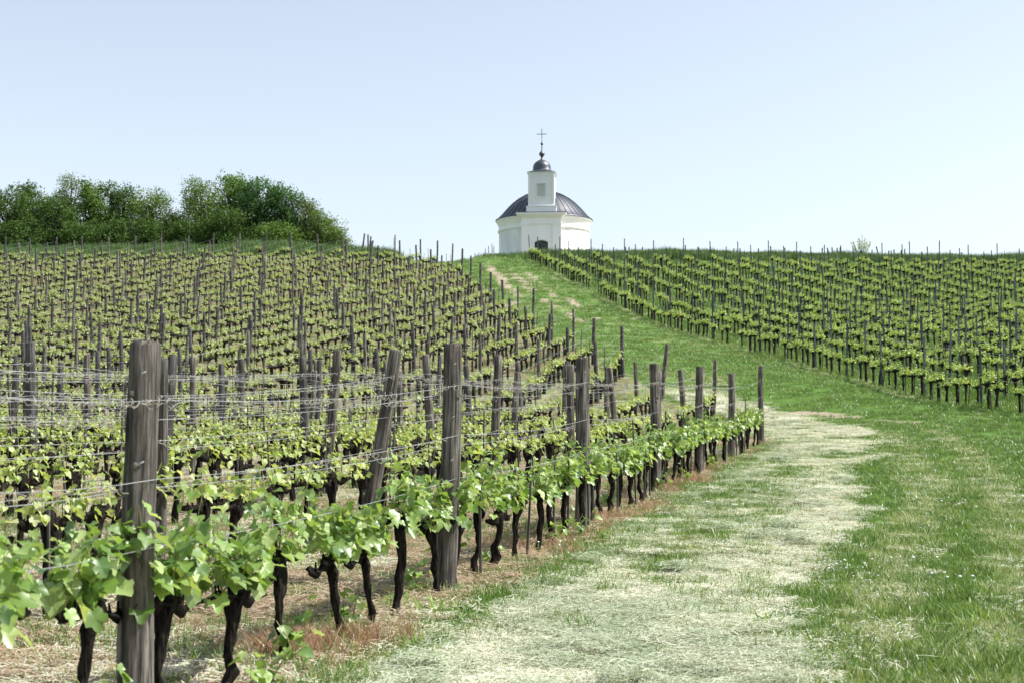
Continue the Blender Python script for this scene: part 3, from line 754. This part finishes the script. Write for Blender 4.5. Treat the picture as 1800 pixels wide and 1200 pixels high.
# porch (shallow front bay), widened entablature
W2 = 2.0
def wall_with_hole(mb, x0, x1, z0, z1, hx, hz1, y, arch):
    """front wall y = const with an arched opening from z0 up to hz1"""
    n = 10; A = [(-hx + 2 * hx * i / n, hz1 + arch * (1 - (2 * i / n - 1) ** 2)) for i in range(n + 1)]
    vs = [(x0, y, z0), (-hx, y, z0), (hx, y, z0), (x1, y, z0), (x0, y, z1), (x1, y, z1)]; b = len(vs)
    vs += [(a, y, z) for a, z in A] + [(a, y, z1) for a, z in A]
    fs = [(0, 1, b, b + n + 1, 4), (2, 3, 5, b + 2 * n + 1, b + n)] + [(b + i, b + i + 1, b + n + 2 + i, b + n + 1 + i) for i in range(n)]
    c = len(vs); vs += [(-hx, y + .35, z0), (hx, y + .35, z0)] + [(a, y + .35, z) for a, z in A]
    fs += [(1, c, c + 2, b)] + [(2, b + n, c + 2 + n, c + 1)] + [(b + i, c + 2 + i, c + 3 + i, b + 1 + i) for i in range(n)]
    mb.add(vs, fs)
BT = EAVE - .95
mb = MB(); wall_with_hole(mb, -W2 + .02, W2 - .02, -1.5, BT, .68, 2.30, BF, .22)
mb.add([(-W2 + .02, BF, -1.5), (-W2 + .02, -3.9, -1.5), (-W2 + .02, -3.9, BT), (-W2 + .02, BF, BT)], [(0, 3, 2, 1)]); mb.add([(W2 - .02, BF, -1.5), (W2 - .02, -3.9, -1.5), (W2 - .02, -3.9, BT), (W2 - .02, BF, BT)], [(0, 1, 2, 3)])
mb.build('porch_wall', M['white'], CH)
for s in (-1, 1):
    p = MB(); p.box((s * 1.56, BF - .05, (BT - 1.5) / 2), (.88, .10, BT + 1.5)); p.box((s * 1.56, BF - .075, BT - .09), (.98, .15, .12)); p.box((s * 1.56, BF - .075, .25), (.96, .15, .9)); p.build('pilaster', M['white'], CH)
ent = MB()
def ring(mb, w, y0, za, zb): mb.box((0, (y0 - 3.7) / 2, (za + zb) / 2), (2 * w, abs(y0 + 3.7), zb - za))
for (w, y0, za, zb) in [(2.03, BF - .12, BT, BT + .12), (1.98, BF - .07, BT + .12, BT + .62), (2.06, BF - .16, BT + .62, BT + .72), (2.2, BF - .28, BT + .72, BT + .82), (2.36, BF - .42, BT + .82, BT + .93), (2.5, BF - .55, BT + .93, BT + 1.09)]: ring(ent, w, y0, za, zb)
ent.build('entablature', M['white'], CH)
rf = MB(); rf.box((0, -4.55, BT + 1.115), (5.06, 1.98, .05)); rf.build('porch_roof', M['copper'], CH)
fr = MB(); n = 10
for s in (-1, 1): fr.box((s * .79, BF - .03, (2.30 - 1.5) / 2), (.20, .08, 3.8))
arc = [(-.89 + 1.78 * i / n, 2.30 + .27 * (1 - (2 * i / n - 1) ** 2)) for i in range(n + 1)]
fr.add([(a, BF - .07, z) for a, z in arc] + [(a, BF - .07, z + .2) for a, z in arc] + [(a, BF + .0, z + .2) for a, z in arc] + [(a, BF + .0, z) for a, z in arc],
       [(i, i + 1, n + 2 + i, n + 1 + i) for i in range(n)] + [(n + 1 + i, n + 2 + i, 2 * n + 3 + i, 2 * n + 2 + i) for i in range(n)] + [(3 * n + 3 + i, 3 * n + 4 + i, i + 1, i) for i in range(n)])
fr.box((0, BF - .06, 2.68), (.22, .12, .3)); DR = empty('door', (0, 0, 0)); DR.parent = CH
fr.build('door_frame', M['white'], DR)
g = MB(); g.box((0, BF + .30, 1.2), (1.36, .04, 3.2)); g.build('pane', M['glass'], DR)
for i in range(7): b = MB(); b.box((-.57 + .19 * i, BF + .12, 1.25), (.028, .028, 2.5)); b.build('bar', M['iron'], DR)
for i in range(9): b = MB(); b.box((0, BF + .155, .35 + .24 * i), (1.34, .02, .03)); b.build('bar', M['iron'], DR)
# bell tower
T0 = BT + 1.14; TC = (0, -3.75)
def sq(mb, w, z0, z1, m=0): mb.box((TC[0], TC[1], (z0 + z1) / 2), (w, w * .92, z1 - z0), m)
BL = empty('bell_tower', (0, 0, 0)); BL.parent = CH
T1, T2 = T0 + .64, T0 + .64 + 3.42
p = MB(); sq(p, 2.98, T0, T1 - .07); sq(p, 3.06, T1 - .07, T1); p.build('plinth', M['white_board'], BL)
p = MB(); sq(p, 2.56, T1, T2); p.build('tower_wall', M['white_board'], BL)
fy_ = TC[1] - 2.56 * .46
bt = MB()
for i in range(13):
    x = -1.02 + .17 * i
    bt.box((x, fy_ - .02, T1 + 1.70), (.04, .038, 3.28))
for s in (-1, 1):
    bt.box((s * 1.20, fy_ - .03, T1 + 1.7), (.2, .06, 3.4)); bt.box((s * 1.295, TC[1] - 1.0, T1 + 1.7), (.05, .24, 3.4)); bt.box((s * 1.295, TC[1] + 1.0, T1 + 1.7), (.05, .24, 3.4))
bt.box((0, fy_ - .028, T1 + .1), (2.2, .05, .16)); bt.box((0, fy_ - .028, T2 - .28), (2.2, .05, .12)); bt.build('batten', M['white_board'], BL)['kind'] = 'stuff'
lv = MB(); lz = T1 + 1.66
lv.box((0, fy_ - .03, lz), (.78, .03, 1.16))
for i in range(9): lv.box((0, fy_ - .065, lz - .46 + .115 * i), (.62, .05, .05), 0, Matrix.Rotation(R(35), 3, 'X'))
lv.build('louvre', M['louvre'], BL)
lf = MB(); lf.box((0, fy_ - .08, lz + .60), (.9, .16, .05)); lf.box((-.36, fy_ - .06, lz), (.07, .06, 1.1)); lf.box((.36, fy_ - .06, lz), (.07, .06, 1.1)); lf.box((0, fy_ - .06, lz - .58), (.8, .1, .05)); lf.build('louvre_frame', M['louvre'], BL)
co = MB(); sq(co, 2.68, T2 - .16, T2 - .04); sq(co, 2.84, T2 - .04, T2 + .06); co.build('tower_cornice', M['white_board'], BL)
# bell shaped cap, four-sided below and rounded above
cap = MB(); prof = [(1.50, 0), (1.50, .04), (1.24, .12), (1.03, .26), (.94, .44), (.91, .66), (.84, .92), (.66, 1.16), (.40, 1.33), (.20, 1.42)]
vs = []; NN = 32
for i, (r_, z) in enumerate(prof):
    sqf = max(0, 1 - i / 4.5)
    for j in range(NN):
        a = 2 * math.pi * (j + .5) / NN; q = 1 / max(abs(math.cos(a)), abs(math.sin(a))); f = 1 + (q - 1) * sqf
        vs.append((TC[0] + r_ * f * math.cos(a) * (.97 if sqf else 1), TC[1] + r_ * f * math.sin(a) * (.93 if sqf else 1), T2 + .062 + z))
cap.add(vs, [(i * NN + j, i * NN + (j + 1) % NN, (i + 1) * NN + (j + 1) % NN, (i + 1) * NN + j) for i in range(len(prof) - 1) for j in range(NN)] + [tuple(range(NN))[::-1]], 0, True)
cap.build('bell_roof', M['copper'], BL)
fz = T2 + 1.47
fn = MB(); fn.lathe([(.22, fz), (.12, fz + .12), (.10, fz + .26), (.13, fz + .34), (.27, fz + .5), (.30, fz + .62), (.24, fz + .74), (.12, fz + .86), (.055, fz + 1.02), (.045, fz + 1.5), (.08, fz + 1.52), (.14, fz + 1.6), (.14, fz + 1.68), (.07, fz + 1.78), (.03, fz + 1.8)], 20, c=TC); fn.build('finial', M['copper'], BL)
cr = MB(); cz = fz + 1.78
cr.box((TC[0], TC[1], cz + .70), (.055, .055, 1.4)); cr.box((TC[0], TC[1] - .002, cz + .86), (1.02, .05, .055)); cr.lathe([(.001, cz + .78), (.1, cz + .86), (.001, cz + .94)], 10, c=TC); cr.build('cross', M['iron'], BL)

# ------------------------------------------------------------------ trees
def tree_leaf(name, c): return leaf_mat(name, c, .22, .65, .15)
TM = [tree_leaf('deep_green_leaves', [(.045, .09, .02), (.07, .13, .03), (.10, .175, .045)]), tree_leaf('mid_green_leaves', [(.065, .13, .025), (.11, .19, .04), (.15, .25, .06)]),
      tree_leaf('yellow_green_leaves', [(.08, .14, .028), (.13, .20, .045), (.18, .265, .07)]), tree_leaf('blue_green_leaves', [(.045, .11, .03), (.07, .155, .045), (.10, .20, .065)]),
      tree_leaf('olive_leaves', [(.07, .11, .03), (.11, .16, .05), (.16, .21, .08)])]
def tree(name, px, pytop, wpx, d, mat, label, cat='tree', n_leaf=7000, loose=0.0, sz=.15, trunk_h=.25, low=.05, seed=0, bare=0):
    r_ = np.random.RandomState(seed + 5); x = at(px, 440, d)[0]; z0 = g1(x, d) - .1; H = at(px, pytop, d)[2] - z0; W = wpx / 2500 * d / 2
    root = empty(name, (x, d, z0)); tag(root, label, cat, 'trees and bushes of the thicket on the left crest' if d > 124 and px < 640 else None)
    rr = random.Random(seed); mb = MB(); limbs = []
    tr = .035 * H
    mb.tube([(0, 0, -.3), (rr.uniform(-.1, .1), 0, H * .2), (rr.uniform(-.2, .2), rr.uniform(-.1, .1), H * .45), (rr.uniform(-.3, .3), 0, H * .75)], [tr * 1.2, tr, tr * .7, tr * .2], 7, jit=.08, r=rr)
    nl = 36
    C = []
    for i in range(nl):
        t = (i + .5) / nl; zz = H * (low + (1 - low - .06) * t); env = math.sin(math.pi * min(1, (.12 + .88 * (1 - t)) ** .75)) * .85 + .15 if t > .5 else .75 + .25 * (t / .5)
        a = rr.uniform(0, 2 * math.pi); ra = W * env * math.sqrt(rr.uniform(.05, 1)) * .8
        C.append((ra * math.cos(a), ra * math.sin(a), zz, rr.uniform(.24, .38) * W * (1 - .25 * t) + .28))
        b0 = Vector((0, 0, max(.3, zz * .55))); b1 = Vector(C[-1][:3]); mb.tube([b0, b0.lerp(b1, .5) + Vector((0, 0, -.1)), b1], [tr * .4, tr * .22, tr * .08], 4, r=rr)
    for i in range(bare):
        c_ = rr.choice(C); b0 = Vector(c_[:3]); t1 = b0 + Vector((rr.uniform(-.5, .5), rr.uniform(-.3, .3), rr.uniform(.9, 1.6)))
        t1.z = min(t1.z, H * 1.1); mb.tube([b0, b0.lerp(t1, .6), t1], [.03, .02, .01], 3, r=rr)
    mb.build('trunk', M['tree_bark'], root)
    # leaves: small sprays gathered round the lobes, with stray sprigs breaking the outline
    ncl = n_leaf // 9
    Ca = np.array(C); pick = r_.choice(len(C), ncl, p=Ca[:, 3] ** 2 / (Ca[:, 3] ** 2).sum()); dirs = r_.normal(size=(ncl, 3)); dirs /= np.linalg.norm(dirs, axis=1)[:, None]
    rad = (r_.rand(ncl) ** .4) * (1 + (r_.rand(ncl) < (.12 + loose)) * r_.rand(ncl) * .8)
    cc = Ca[pick, :3] + dirs * (rad * Ca[pick, 3])[:, None] * np.array([1, 1, .85])
    cc[:, 2] = np.minimum(cc[:, 2], H * 1.02)
    P = np.repeat(cc, 9, 0) + r_.normal(size=(ncl * 9, 3)) * (.13 + .06 * loose); nP = len(P)
    u = r_.normal(size=(nP, 3)); u /= np.linalg.norm(u, axis=1)[:, None]; w = np.cross(u, r_.normal(size=(nP, 3))); w /= np.linalg.norm(w, axis=1)[:, None]
    s = (sz * (.6 + .8 * r_.rand(nP)))[:, None]
    V = np.stack([P - u * s * .5, P + w * s * .32, P + u * s * .5, P - w * s * .32], 1).reshape(-1, 3)
    me = mesh_np('crown', V, np.arange(nP * 4).reshape(-1, 4), mat); link('crown', me, root)['kind'] = 'stuff'
    return root
TREES = [
    (12, 332, 95, 127, 0, 'dark bushy tree cut by the left picture edge', 6500, .1, 0), (62, 322, 80, 131, 0, 'dark green tree left of the tall thin one', 6000, .2, 2),
    (122, 303, 58, 133, 4, 'tall thin olive tree rising above its neighbours at the left', 3800, .55, 4), (100, 350, 90, 126, 0, 'low dense dark tree in front of the tall thin one', 6500, .1, 0),
    (165, 320, 72, 128, 1, 'mid green tree just right of the tall thin olive one', 6500, .2, 0), (212, 325, 80, 129, 0, 'dark crowned tree between a mid green and a yellow green one', 6500, .2, 2),
    (262, 335, 84, 127, 2, 'yellow green tree left of the dip in the treeline', 6000, .35, 5), (304, 372, 62, 129, 2, 'low pale tree in the dip of the treeline', 4200, .4, 4),
    (352, 316, 84, 128, 2, 'yellowish tree at the left of the big rounded clump', 6500, .3, 2), (405, 307, 92, 130, 1, 'tallest tree of the big rounded clump', 7500, .2, 2),
    (452, 314, 88, 128, 3, 'blue green tree in the middle of the big rounded clump', 7500, .15, 1), (500, 326, 74, 127, 3, 'blue green tree at the right of the rounded clump', 6500, .2, 0),
    (400, 372, 110, 125.5, 0, 'broad dark bush below the big rounded clump', 6500, .05, 0), (330, 395, 90, 125, 0, 'dark bush at the foot of the treeline dip', 4500, .05, 0),
    (235, 392, 120, 125, 0, 'wide dark bush below the yellow green tree', 5500, .05, 0), (150, 396, 110, 125, 0, 'wide dark bush below the tall thin tree', 5500, .05, 0), (40, 396, 120, 125, 0, 'dark bush at the foot of the trees by the left edge', 5500, .05, 0),
    (535, 350, 72, 127, 4, 'olive bush sloping down at the right of the clump', 6000, .35, 2), (565, 378, 66, 126.5, 2, 'pale green bush near the right end of the thicket', 5000, .35, 0),
    (592, 402, 52, 126, 2, 'small rounded bush at the right tip of the thicket', 3500, .3, 0), (490, 395, 90, 125, 1, 'leafy bush at the foot of the blue green trees', 5000, .1, 0)]
for i, (px, pt, w, d, mi, lab, nl, lo, br) in enumerate(TREES):
    tree('bush' if 'bush' in lab.split(' at ')[0].split(' below')[0].split(' near')[0].split(' sloping')[0] and 'bushy' not in lab else 'deciduous_tree', px, pt, w, d, TM[mi], lab, 'bush' if ('bush ' in lab) else 'tree', int(nl * 2.1), lo, .17 if lo < .3 else .14, seed=i * 7 + 1, bare=br)
for i, px in enumerate((-60, -25)):
    tree('deciduous_tree', px, 335, 90, 128, TM[0], ['tree of the thicket just outside the left edge', 'tree of the thicket crossing the left edge'][i], 'tree', 5000, .1, .17, seed=70 + i)
# sapling on the right crest: upright twigs with small leaves
sx, sy, _ = at(1514, 440, 124); sz0 = g1(sx, sy); Hs = at(1514, 413, 124)[2] - sz0
sap = empty('young_tree', (sx, sy, sz0)); tag(sap, 'small upright young tree alone on the right crest', 'tree')
mb = MB(); lp = []; rr = random.Random(5)
mb.tube([(0, 0, -.2), (0, 0, Hs * .35)], [.06, .045], 6)
for i in range(15):
    a = -1 + 2 * (i + .5) / 15; x1 = a * .95 + rr.uniform(-.05, .05); h1 = Hs * (rr.uniform(.78, 1.0) - .22 * abs(a)); y1 = rr.uniform(-.5, .5)
    b0 = Vector((0, 0, Hs * rr.uniform(.12, .3))); b2 = Vector((x1, y1, h1)); b1 = Vector((x1 * .62, y1 * .6, h1 * .5))
    mb.tube([b0, b1, b2], [.028, .018, .008], 4, r=rr)
    for j in range(30):
        t = rr.uniform(.45, 1); p = b0.lerp(b1, t * 2) if t < .5 else b1.lerp(b2, 2 * t - 1); lp.append(p + Vector((rr.gauss(0, .05), rr.gauss(0, .05), rr.gauss(0, .05))))
mb.build('trunk', M['tree_bark'], sap)
lm = MB()
for p in lp:
    u = Vector((rr.gauss(0, 1), rr.gauss(0, 1), rr.gauss(0, 1))).normalized(); w = u.orthogonal().normalized(); s = rr.uniform(.05, .09); lm.add([p - u * s, p + w * s * .5, p + u * s, p - w * s * .5], [(0, 1, 2, 3)])
lm.build('crown', M['leaf_right'], sap)['kind'] = 'stuff'

# skyline posts
for i, (px, pt, pb, d, ln) in enumerate([(638, 410, 436, 121, 8), (650, 416, 440, 121, 7), (655, 423, 442, 120, 5)]):
    x, y, zt = at(px, pt, d); z = gg(x, y); me = post_mesh('post', 2.1, .07, 1200 + i, n=8, mat=M['post_dark'])
    o = link('wooden_post', me, loc=(x - .15, y, zt - 2.1 * math.cos(R(ln)))); o.rotation_euler = (0, R(ln), 0)
    if o.location.z > z: o.scale = (1, 1, 1.0); o.location.z = min(o.location.z, z)
    tag(o, ['tallest leaning dark post on the skyline right of the thicket', 'middle leaning dark post on the skyline right of the thicket', 'short leaning dark post on the skyline right of the thicket'][i], 'post')
for i, (px, pt) in enumerate([(856, 437), (861, 433), (866, 429), (868, 433)]):
    x, y, zt = at(px, pt, 132); z = gg(x, y); o = link('wooden_post', post_mesh('post', max(.8, zt - z), .035, 1210 + i, n=6, mat=M['post_dark']), loc=(x, y, z)); o.rotation_euler = (0, R(-3 + i), 0)
    tag(o, 'thin post left of the chapel, %s of the little group from the left' % ordw(i + 1), 'post')
for i, (px, pt) in enumerate([(1052, 440), (1100, 434), (1106, 434), (1130, 438), (1205, 431), (1227, 434), (1333, 437), (1355, 433), (1445, 436), (1455, 436), (1463, 435), (1472, 436), (1478, 432), (1547, 433), (1562, 441), (1572, 439), (1584, 440), (1590, 438), (1380, 436), (1290, 438), (1690, 444), (1730, 446), (1770, 448)]):
    x, y, zt = at(px, pt, 131); z = gg(x, y); o = link('steel_post', steel_mesh(max(.9, zt - z)), loc=(x, y, z)); o.scale = (1.5, 1.5, 1); o.rotation_euler = (0, R(-12 if px == 1547 else rnd.gauss(0, 1)), 0)
    tag(o, 'leaning thin post on the right skyline just right of the young tree' if px == 1547 else 'thin dark post behind the right crest, %s along the skyline from the chapel' % ordw(i + 1), 'post', 'thin posts behind the right crest')

# ------------------------------------------------------------------ grass, hay and weeds
def blade_mat(name, cols, trans=.3, rough=.55, spec=.3): return leaf_mat(name, cols, trans, rough, spec)
GM = {'green': blade_mat('grass_blades', [(.055, .12, .025), (.095, .175, .035), (.15, .25, .055), (.24, .33, .11)], .3, .38, .5),
      'lush': blade_mat('tall_grass_blades', [(.055, .115, .03), (.09, .16, .045), (.14, .22, .07)], .2),
      'dry': blade_mat('dry_grass_blades', [(.24, .30, .12), (.42, .44, .26), (.32, .37, .17)], .2), 'greyhay': blade_mat('grey_green_hay', [(.26, .32, .20), (.38, .43, .30), (.50, .54, .42), (.18, .25, .12)], .12, .6, .3),
      'hay': blade_mat('cut_hay', [(.46, .48, .36), (.62, .62, .50), (.72, .71, .60), (.42, .46, .33)], .12, .6, .3),
      'straw': blade_mat('brown_straw', [(.33, .24, .16), (.46, .36, .25), (.28, .19, .13), (.55, .49, .38)], .12, .6, .3),
      'red': blade_mat('red_weed', [(.28, .11, .09), (.38, .22, .18), (.24, .20, .09), (.46, .34, .27), (.30, .13, .12), (.20, .26, .09)], .3),
      'weed': blade_mat('broad_weed', [(.12, .22, .04), (.20, .32, .07), (.28, .38, .10)], .35)}
def tuft(mat, n, rad, h, w, lean, seed):
    r_ = np.random.RandomState(seed); a = r_.rand(n) * 6.283; q = np.sqrt(r_.rand(n)) * rad; bx, by = q * np.cos(a), q * np.sin(a)
    hh = h * (.5 + .7 * r_.rand(n)); d = r_.rand(n) * 6.283; l = hh * lean * (.3 + r_.rand(n)); ww = w * (.7 + .6 * r_.rand(n)); wx, wy = -np.sin(d) * ww / 2, np.cos(d) * ww / 2
    t = r_.rand(n) * 6.283; wx, wy = np.cos(t) * ww / 2, np.sin(t) * ww / 2
    V = np.stack([np.c_[bx - wx, by - wy, 0 * bx - .01], np.c_[bx + wx, by + wy, 0 * bx - .01], np.c_[bx + wx * .8 + np.cos(d) * l * .35, by + wy * .8 + np.sin(d) * l * .35, hh * .6], np.c_[bx - wx * .8 + np.cos(d) * l * .35, by - wy * .8 + np.sin(d) * l * .35, hh * .6],
                  np.c_[bx + np.cos(d) * l, by + np.sin(d) * l, hh]], 1).reshape(-1, 3)
    b = np.arange(n)[:, None] * 5
    return mesh_np('tuft', V, [b + np.array([0, 1, 2, 3]), b + np.array([3, 2, 4])], mat)
def litter(mat, n, rad, ln, w, zmax, seed):
    r_ = np.random.RandomState(seed); a = r_.rand(n) * 6.283; q = np.sqrt(r_.rand(n)) * rad; cx, cy = q * np.cos(a), q * np.sin(a); z = r_.rand(n) * zmax
    d = r_.rand(n) * 6.283; l = ln * (.4 + .9 * r_.rand(n)) / 2; ux, uy = np.cos(d) * l, np.sin(d) * l; uz = (r_.rand(n) - .5) * .6 * l; wx, wy = -np.sin(d) * w / 2, np.cos(d) * w / 2; bend = (r_.rand(n) - .5) * .5 * l
    V = np.stack([np.c_[cx - ux - wx, cy - uy - wy, z - uz], np.c_[cx - ux + wx, cy - uy + wy, z - uz + w * .3], np.c_[cx + wx - np.sin(d) * bend, cy + wy + np.cos(d) * bend, z + w * .3 + .004], np.c_[cx - wx - np.sin(d) * bend, cy - wy + np.cos(d) * bend, z + .004],
                  np.c_[cx + ux + wx, cy + uy + wy, z + uz + w * .3], np.c_[cx + ux - wx, cy + uy - wy, z + uz]], 1).reshape(-1, 3)
    b = np.arange(n)[:, None] * 6
    return mesh_np('litter', V, [np.concatenate([b + np.array([0, 1, 2, 3]), b + np.array([3, 2, 4, 5])])], mat)
def cover_points(n, d0, d1, power=1.0, seed=0, tight=1.0):
    """random ground spots inside the view wedge, thinning with distance"""
    r_ = np.random.RandomState(seed); t = r_.rand(n); e = 2 - power
    d = (d0 ** e + (d1 ** e - d0 ** e) * t) ** (1 / e) if abs(e) > 1e-3 else d0 * (d1 / d0) ** t
    x = (r_.rand(n) * 2 - 1) * (.37 * d + .6) * tight; return x, d
def cover(name, variants, n, d0, d1, power, keep, label, cat, base=1.0, grow=.02, flat=False, seed=0, tiltmax=.15):
    x, y = cover_points(n, d0, d1, power, seed); r_ = np.random.RandomState(seed + 1)
    k = r_.rand(n) < keep(x, y, zones(x, y)); x, y = x[k], y[k]; z = ground(x, y); m_ = len(x)
    s = base * (.7 + .6 * r_.rand(m_)); g_ = 1 + grow * np.maximum(0, y - 12)
    rot_ = np.c_[(r_.rand(m_) - .5) * tiltmax, (r_.rand(m_) - .5) * tiltmax, r_.rand(m_) * 6.283]
    scatter(name, variants, np.c_[x, y, z + .004], rot_, np.c_[s * g_, s * g_, s * (1 + .35 * (g_ - 1))], r_.randint(0, len(variants), m_), label, cat)
def greyf(x, y):
    s_ = x - block_edge_x(y); return np.clip(.55 * sstep(2.4, .6, s_) + .7 * vnoise(x, y, 1.3, 48) + .6 * vnoise(x, y, .4, 49) - .08, 0, 1)
green_ok = lambda x, y, z: np.clip((1 - z[0] * 1.05) * (1 - z[1]) * (1 - z[3]) * (1 - .35 * z[4]) * (1 - .6 * z[2]), 0, 1)
cover('grass', [tuft(GM['green'], 46, .15, .065, .007, .8, 10 + i) for i in range(5)], 42000, 6.5, 125, 1.25, green_ok, 'short green mown grass of the track and slope', 'grass', 1.0, .022, seed=21)
cover('dry_grass', [tuft(GM['dry'], 34, .16, .06, .006, .9, 20 + i) for i in range(4)], 26000, 6.5, 110, 1.35, lambda x, y, z: np.clip(z[4] * (1 - z[0]) * (1 - z[1]) + .12 * z[0] + .18 * z[1], 0, 1), 'pale dry grass patches along the track', 'grass', 1.0, .02, seed=22)
cover('hay', [litter(GM['hay'], 150, .2, .085, .0032, .028, 30 + i) for i in range(5)], 30000, 6.3, 54, 1.5, lambda x, y, z: np.clip(z[0] * (1.05 - .8 * greyf(x, y)), 0, 1), 'pale cut hay lying along the vineyard edge', 'hay', 1.0, .02, seed=23)
cover('grey_hay', [litter(GM['greyhay'], 140, .2, .085, .0034, .045, 130 + i) for i in range(4)], 26000, 6.3, 54, 1.5, lambda x, y, z: z[0] * greyf(x, y), 'grey green freshly cut hay on the mown strip', 'hay', 1.0, .02, seed=33)
def trackf(x, y): return np.maximum(sstep(.42, .15, poly_dist(x, y, PALE[0]) + .12 * vnoise(x, y, .6, 55)), sstep(.42, .15, poly_dist(x, y, PALE[1]) + .12 * vnoise(x, y, .6, 55)))
cover('track_hay', [litter(GM['hay'], 60, .2, .085, .0036, .03, 150 + i) for i in range(3)], 40000, 7, 54, 1.4, lambda x, y, z: .22 * trackf(x, y) * sstep(-.7, .2, vnoise(x, y, .5, 56)), 'pale clippings along the curved wheel tracks in the grass', 'hay', 1.0, .02, seed=37)
cover('hay_heaps', [litter(GM['greyhay'], 190, .15, .10, .005, .11, 36 + i) for i in range(4)], 7000, 7.5, 40, 1.4, lambda x, y, z: z[0] * sstep(.2, .6, vnoise(x, y, .42, 13)) * .8 * sstep(-.3, .3, vnoise(x, y, 3, 40)), 'small heaps of cut hay on the mown strip', 'hay', 1.0, .01, seed=24)
cover('straw', [litter(GM['straw'], 70, .2, .10, .005, .03, 40 + i) for i in range(4)], 30000, 5.5, 112, 1.35, lambda x, y, z: z[1] * .75, 'brown dead straw on the soil between the vine rows', 'straw', 1.0, .02, seed=25)
cover('pale_straw', [litter(GM['hay'], 70, .2, .11, .0045, .03, 44 + i) for i in range(3)], 16000, 5.5, 70, 1.35, lambda x, y, z: z[1] * sstep(-.2, .5, vnoise(x, y, 1.4, 41)), 'pale mown hay between the vine rows', 'hay', 1.0, .02, seed=26)
cover('red_weeds', [tuft(GM['red'], 34, .13, .14, .006, .9, 50 + i) for i in range(4)], 16000, 5.5, 40, 1.3, lambda x, y, z: np.clip(z[2] * .95 * sstep(-.6, .4, vnoise(x, y, .5, 46)), 0, 1), 'reddish wilting weeds along the foot of the nearest row', 'weeds', 1.0, .006, seed=27)
cover('row_grass', [tuft(GM['green'], 24, .12, .10, .006, .8, 60 + i) for i in range(4)], 26000, 5.5, 112, 1.3, lambda x, y, z: np.clip(.55 * z[1] * sstep(-.05, .5, vnoise(x, y, 1.7, 42)) * (1 - z[2]) + .18 * z[2], 0, 1), 'green grass tufts between the vine rows', 'grass', 1.0, .02, seed=28)
cover('margin_grass', [tuft(GM['green'], 34, .13, .085, .0055, .9, 66 + i) for i in range(4)], 14000, 8, 50, 1.3, lambda x, y, z: (x > block_edge_x(y) + .15) * (x < block_edge_x(y) + 2.6) * sstep(-.4, .3, vnoise(x, y, .9, 43)) * .55 * sstep(8, 14, y), 'loose green grass at the edge of the hay beside the posts', 'grass', 1.0, .01, seed=29)
cover('hay_grass', [tuft(GM['dry'], 26, .15, .05, .005, 1.0, 72 + i) for i in range(3)] + [tuft(GM['green'], 20, .15, .05, .005, 1.0, 76 + i) for i in range(2)], 14000, 6.5, 54, 1.5, lambda x, y, z: z[0] * .7 * sstep(-.5, .4, vnoise(x, y, .8, 47)), 'thin short grass growing through the cut hay', 'grass', 1.0, .02, seed=31)
wf = MB()
for q in range(5):
    wf.tube([(q * .11 - .22, (q * 37 % 5) * .08 - .16, 0), (q * .11 - .21, (q * 37 % 5) * .08 - .16, .09 + q * .01)], .0025, 3); wf.lathe([(.001, .094 + q * .01), (.011, .10 + q * .01), (.012, .106 + q * .01), (.001, .11 + q * .01)], 6, c=(q * .11 - .21, (q * 37 % 5) * .08 - .16), m=1)
M['petal'] = surf('white_petals', (.7, .7, .66), (.8, .8, .76), 5, bump=0)
cover('wild_flowers', [wf.mesh('flower', [GM['green'], M['petal']])], 900, 9, 60, 1.2, lambda x, y, z: (1 - z[0]) * (1 - z[1]) * sstep(.1, .6, vnoise(x, y, 3.1, 51)), 'small white flowers dotted in the green grass', 'flowers', 1.0, .02, seed=35)
cover('tall_weeds', [tuft(GM['weed'], 16, .08, .10, .013, 1.0, 140 + i) for i in range(3)], 1500, 7, 60, 1.3, lambda x, y, z: np.clip((1 - z[0]) * (1 - z[3]) * sstep(.25, .7, vnoise(x, y, 1.9, 52)) + .3 * z[2], 0, 1), 'broad leaved weeds scattered in the grass and row foot', 'weeds', 1.0, .01, seed=36)
# taller grass on the crests and on the mound
def tall(name, label, reg, n, seed, h=.50):
    r_ = np.random.RandomState(seed); x = r_.uniform(-48, 52, n); y = r_.uniform(112, 137, n); k = reg(x, y); x, y = x[k], y[k]; z = ground(x, y); m_ = len(x)
    sv = [tuft(GM['lush'], 60, .5, h, .03, .45, seed + i) for i in range(4)]
    s = .6 + .8 * r_.rand(m_); s2 = s * (1 + .5 * vnoise(x, y, 3, 44)); scatter(name, sv, np.c_[x, y, z], np.c_[0 * x, 0 * x, r_.rand(m_) * 6.28], np.c_[s, s, s2], r_.randint(0, 4, m_), label, 'grass')
tall('crest_grass', 'tall dark grass on the left and right crests', lambda x, y: ((x < -9.5) & (y > 113.5)) | ((x > 2.2) & (y > 118.5) & (y < 131 + 40 * (x > 14))), 15000, 81)
tall('mound_grass', 'long grass on the mound in front of the chapel', lambda x, y: (x > -4.5) & (x < 4) & (y > 117) & (y > 119 - (x + 6) * .25), 5000, 91, .34)
cover('slope_grass', [tuft(GM['green'], 40, .3, .16, .014, .6, 96 + i) for i in range(4)], 22000, 40, 120, .6, lambda x, y, z: (x > right_x(0, y) - .3) * .8, 'green grass under the vines of the right slope', 'grass', 1.0, .004, seed=97)
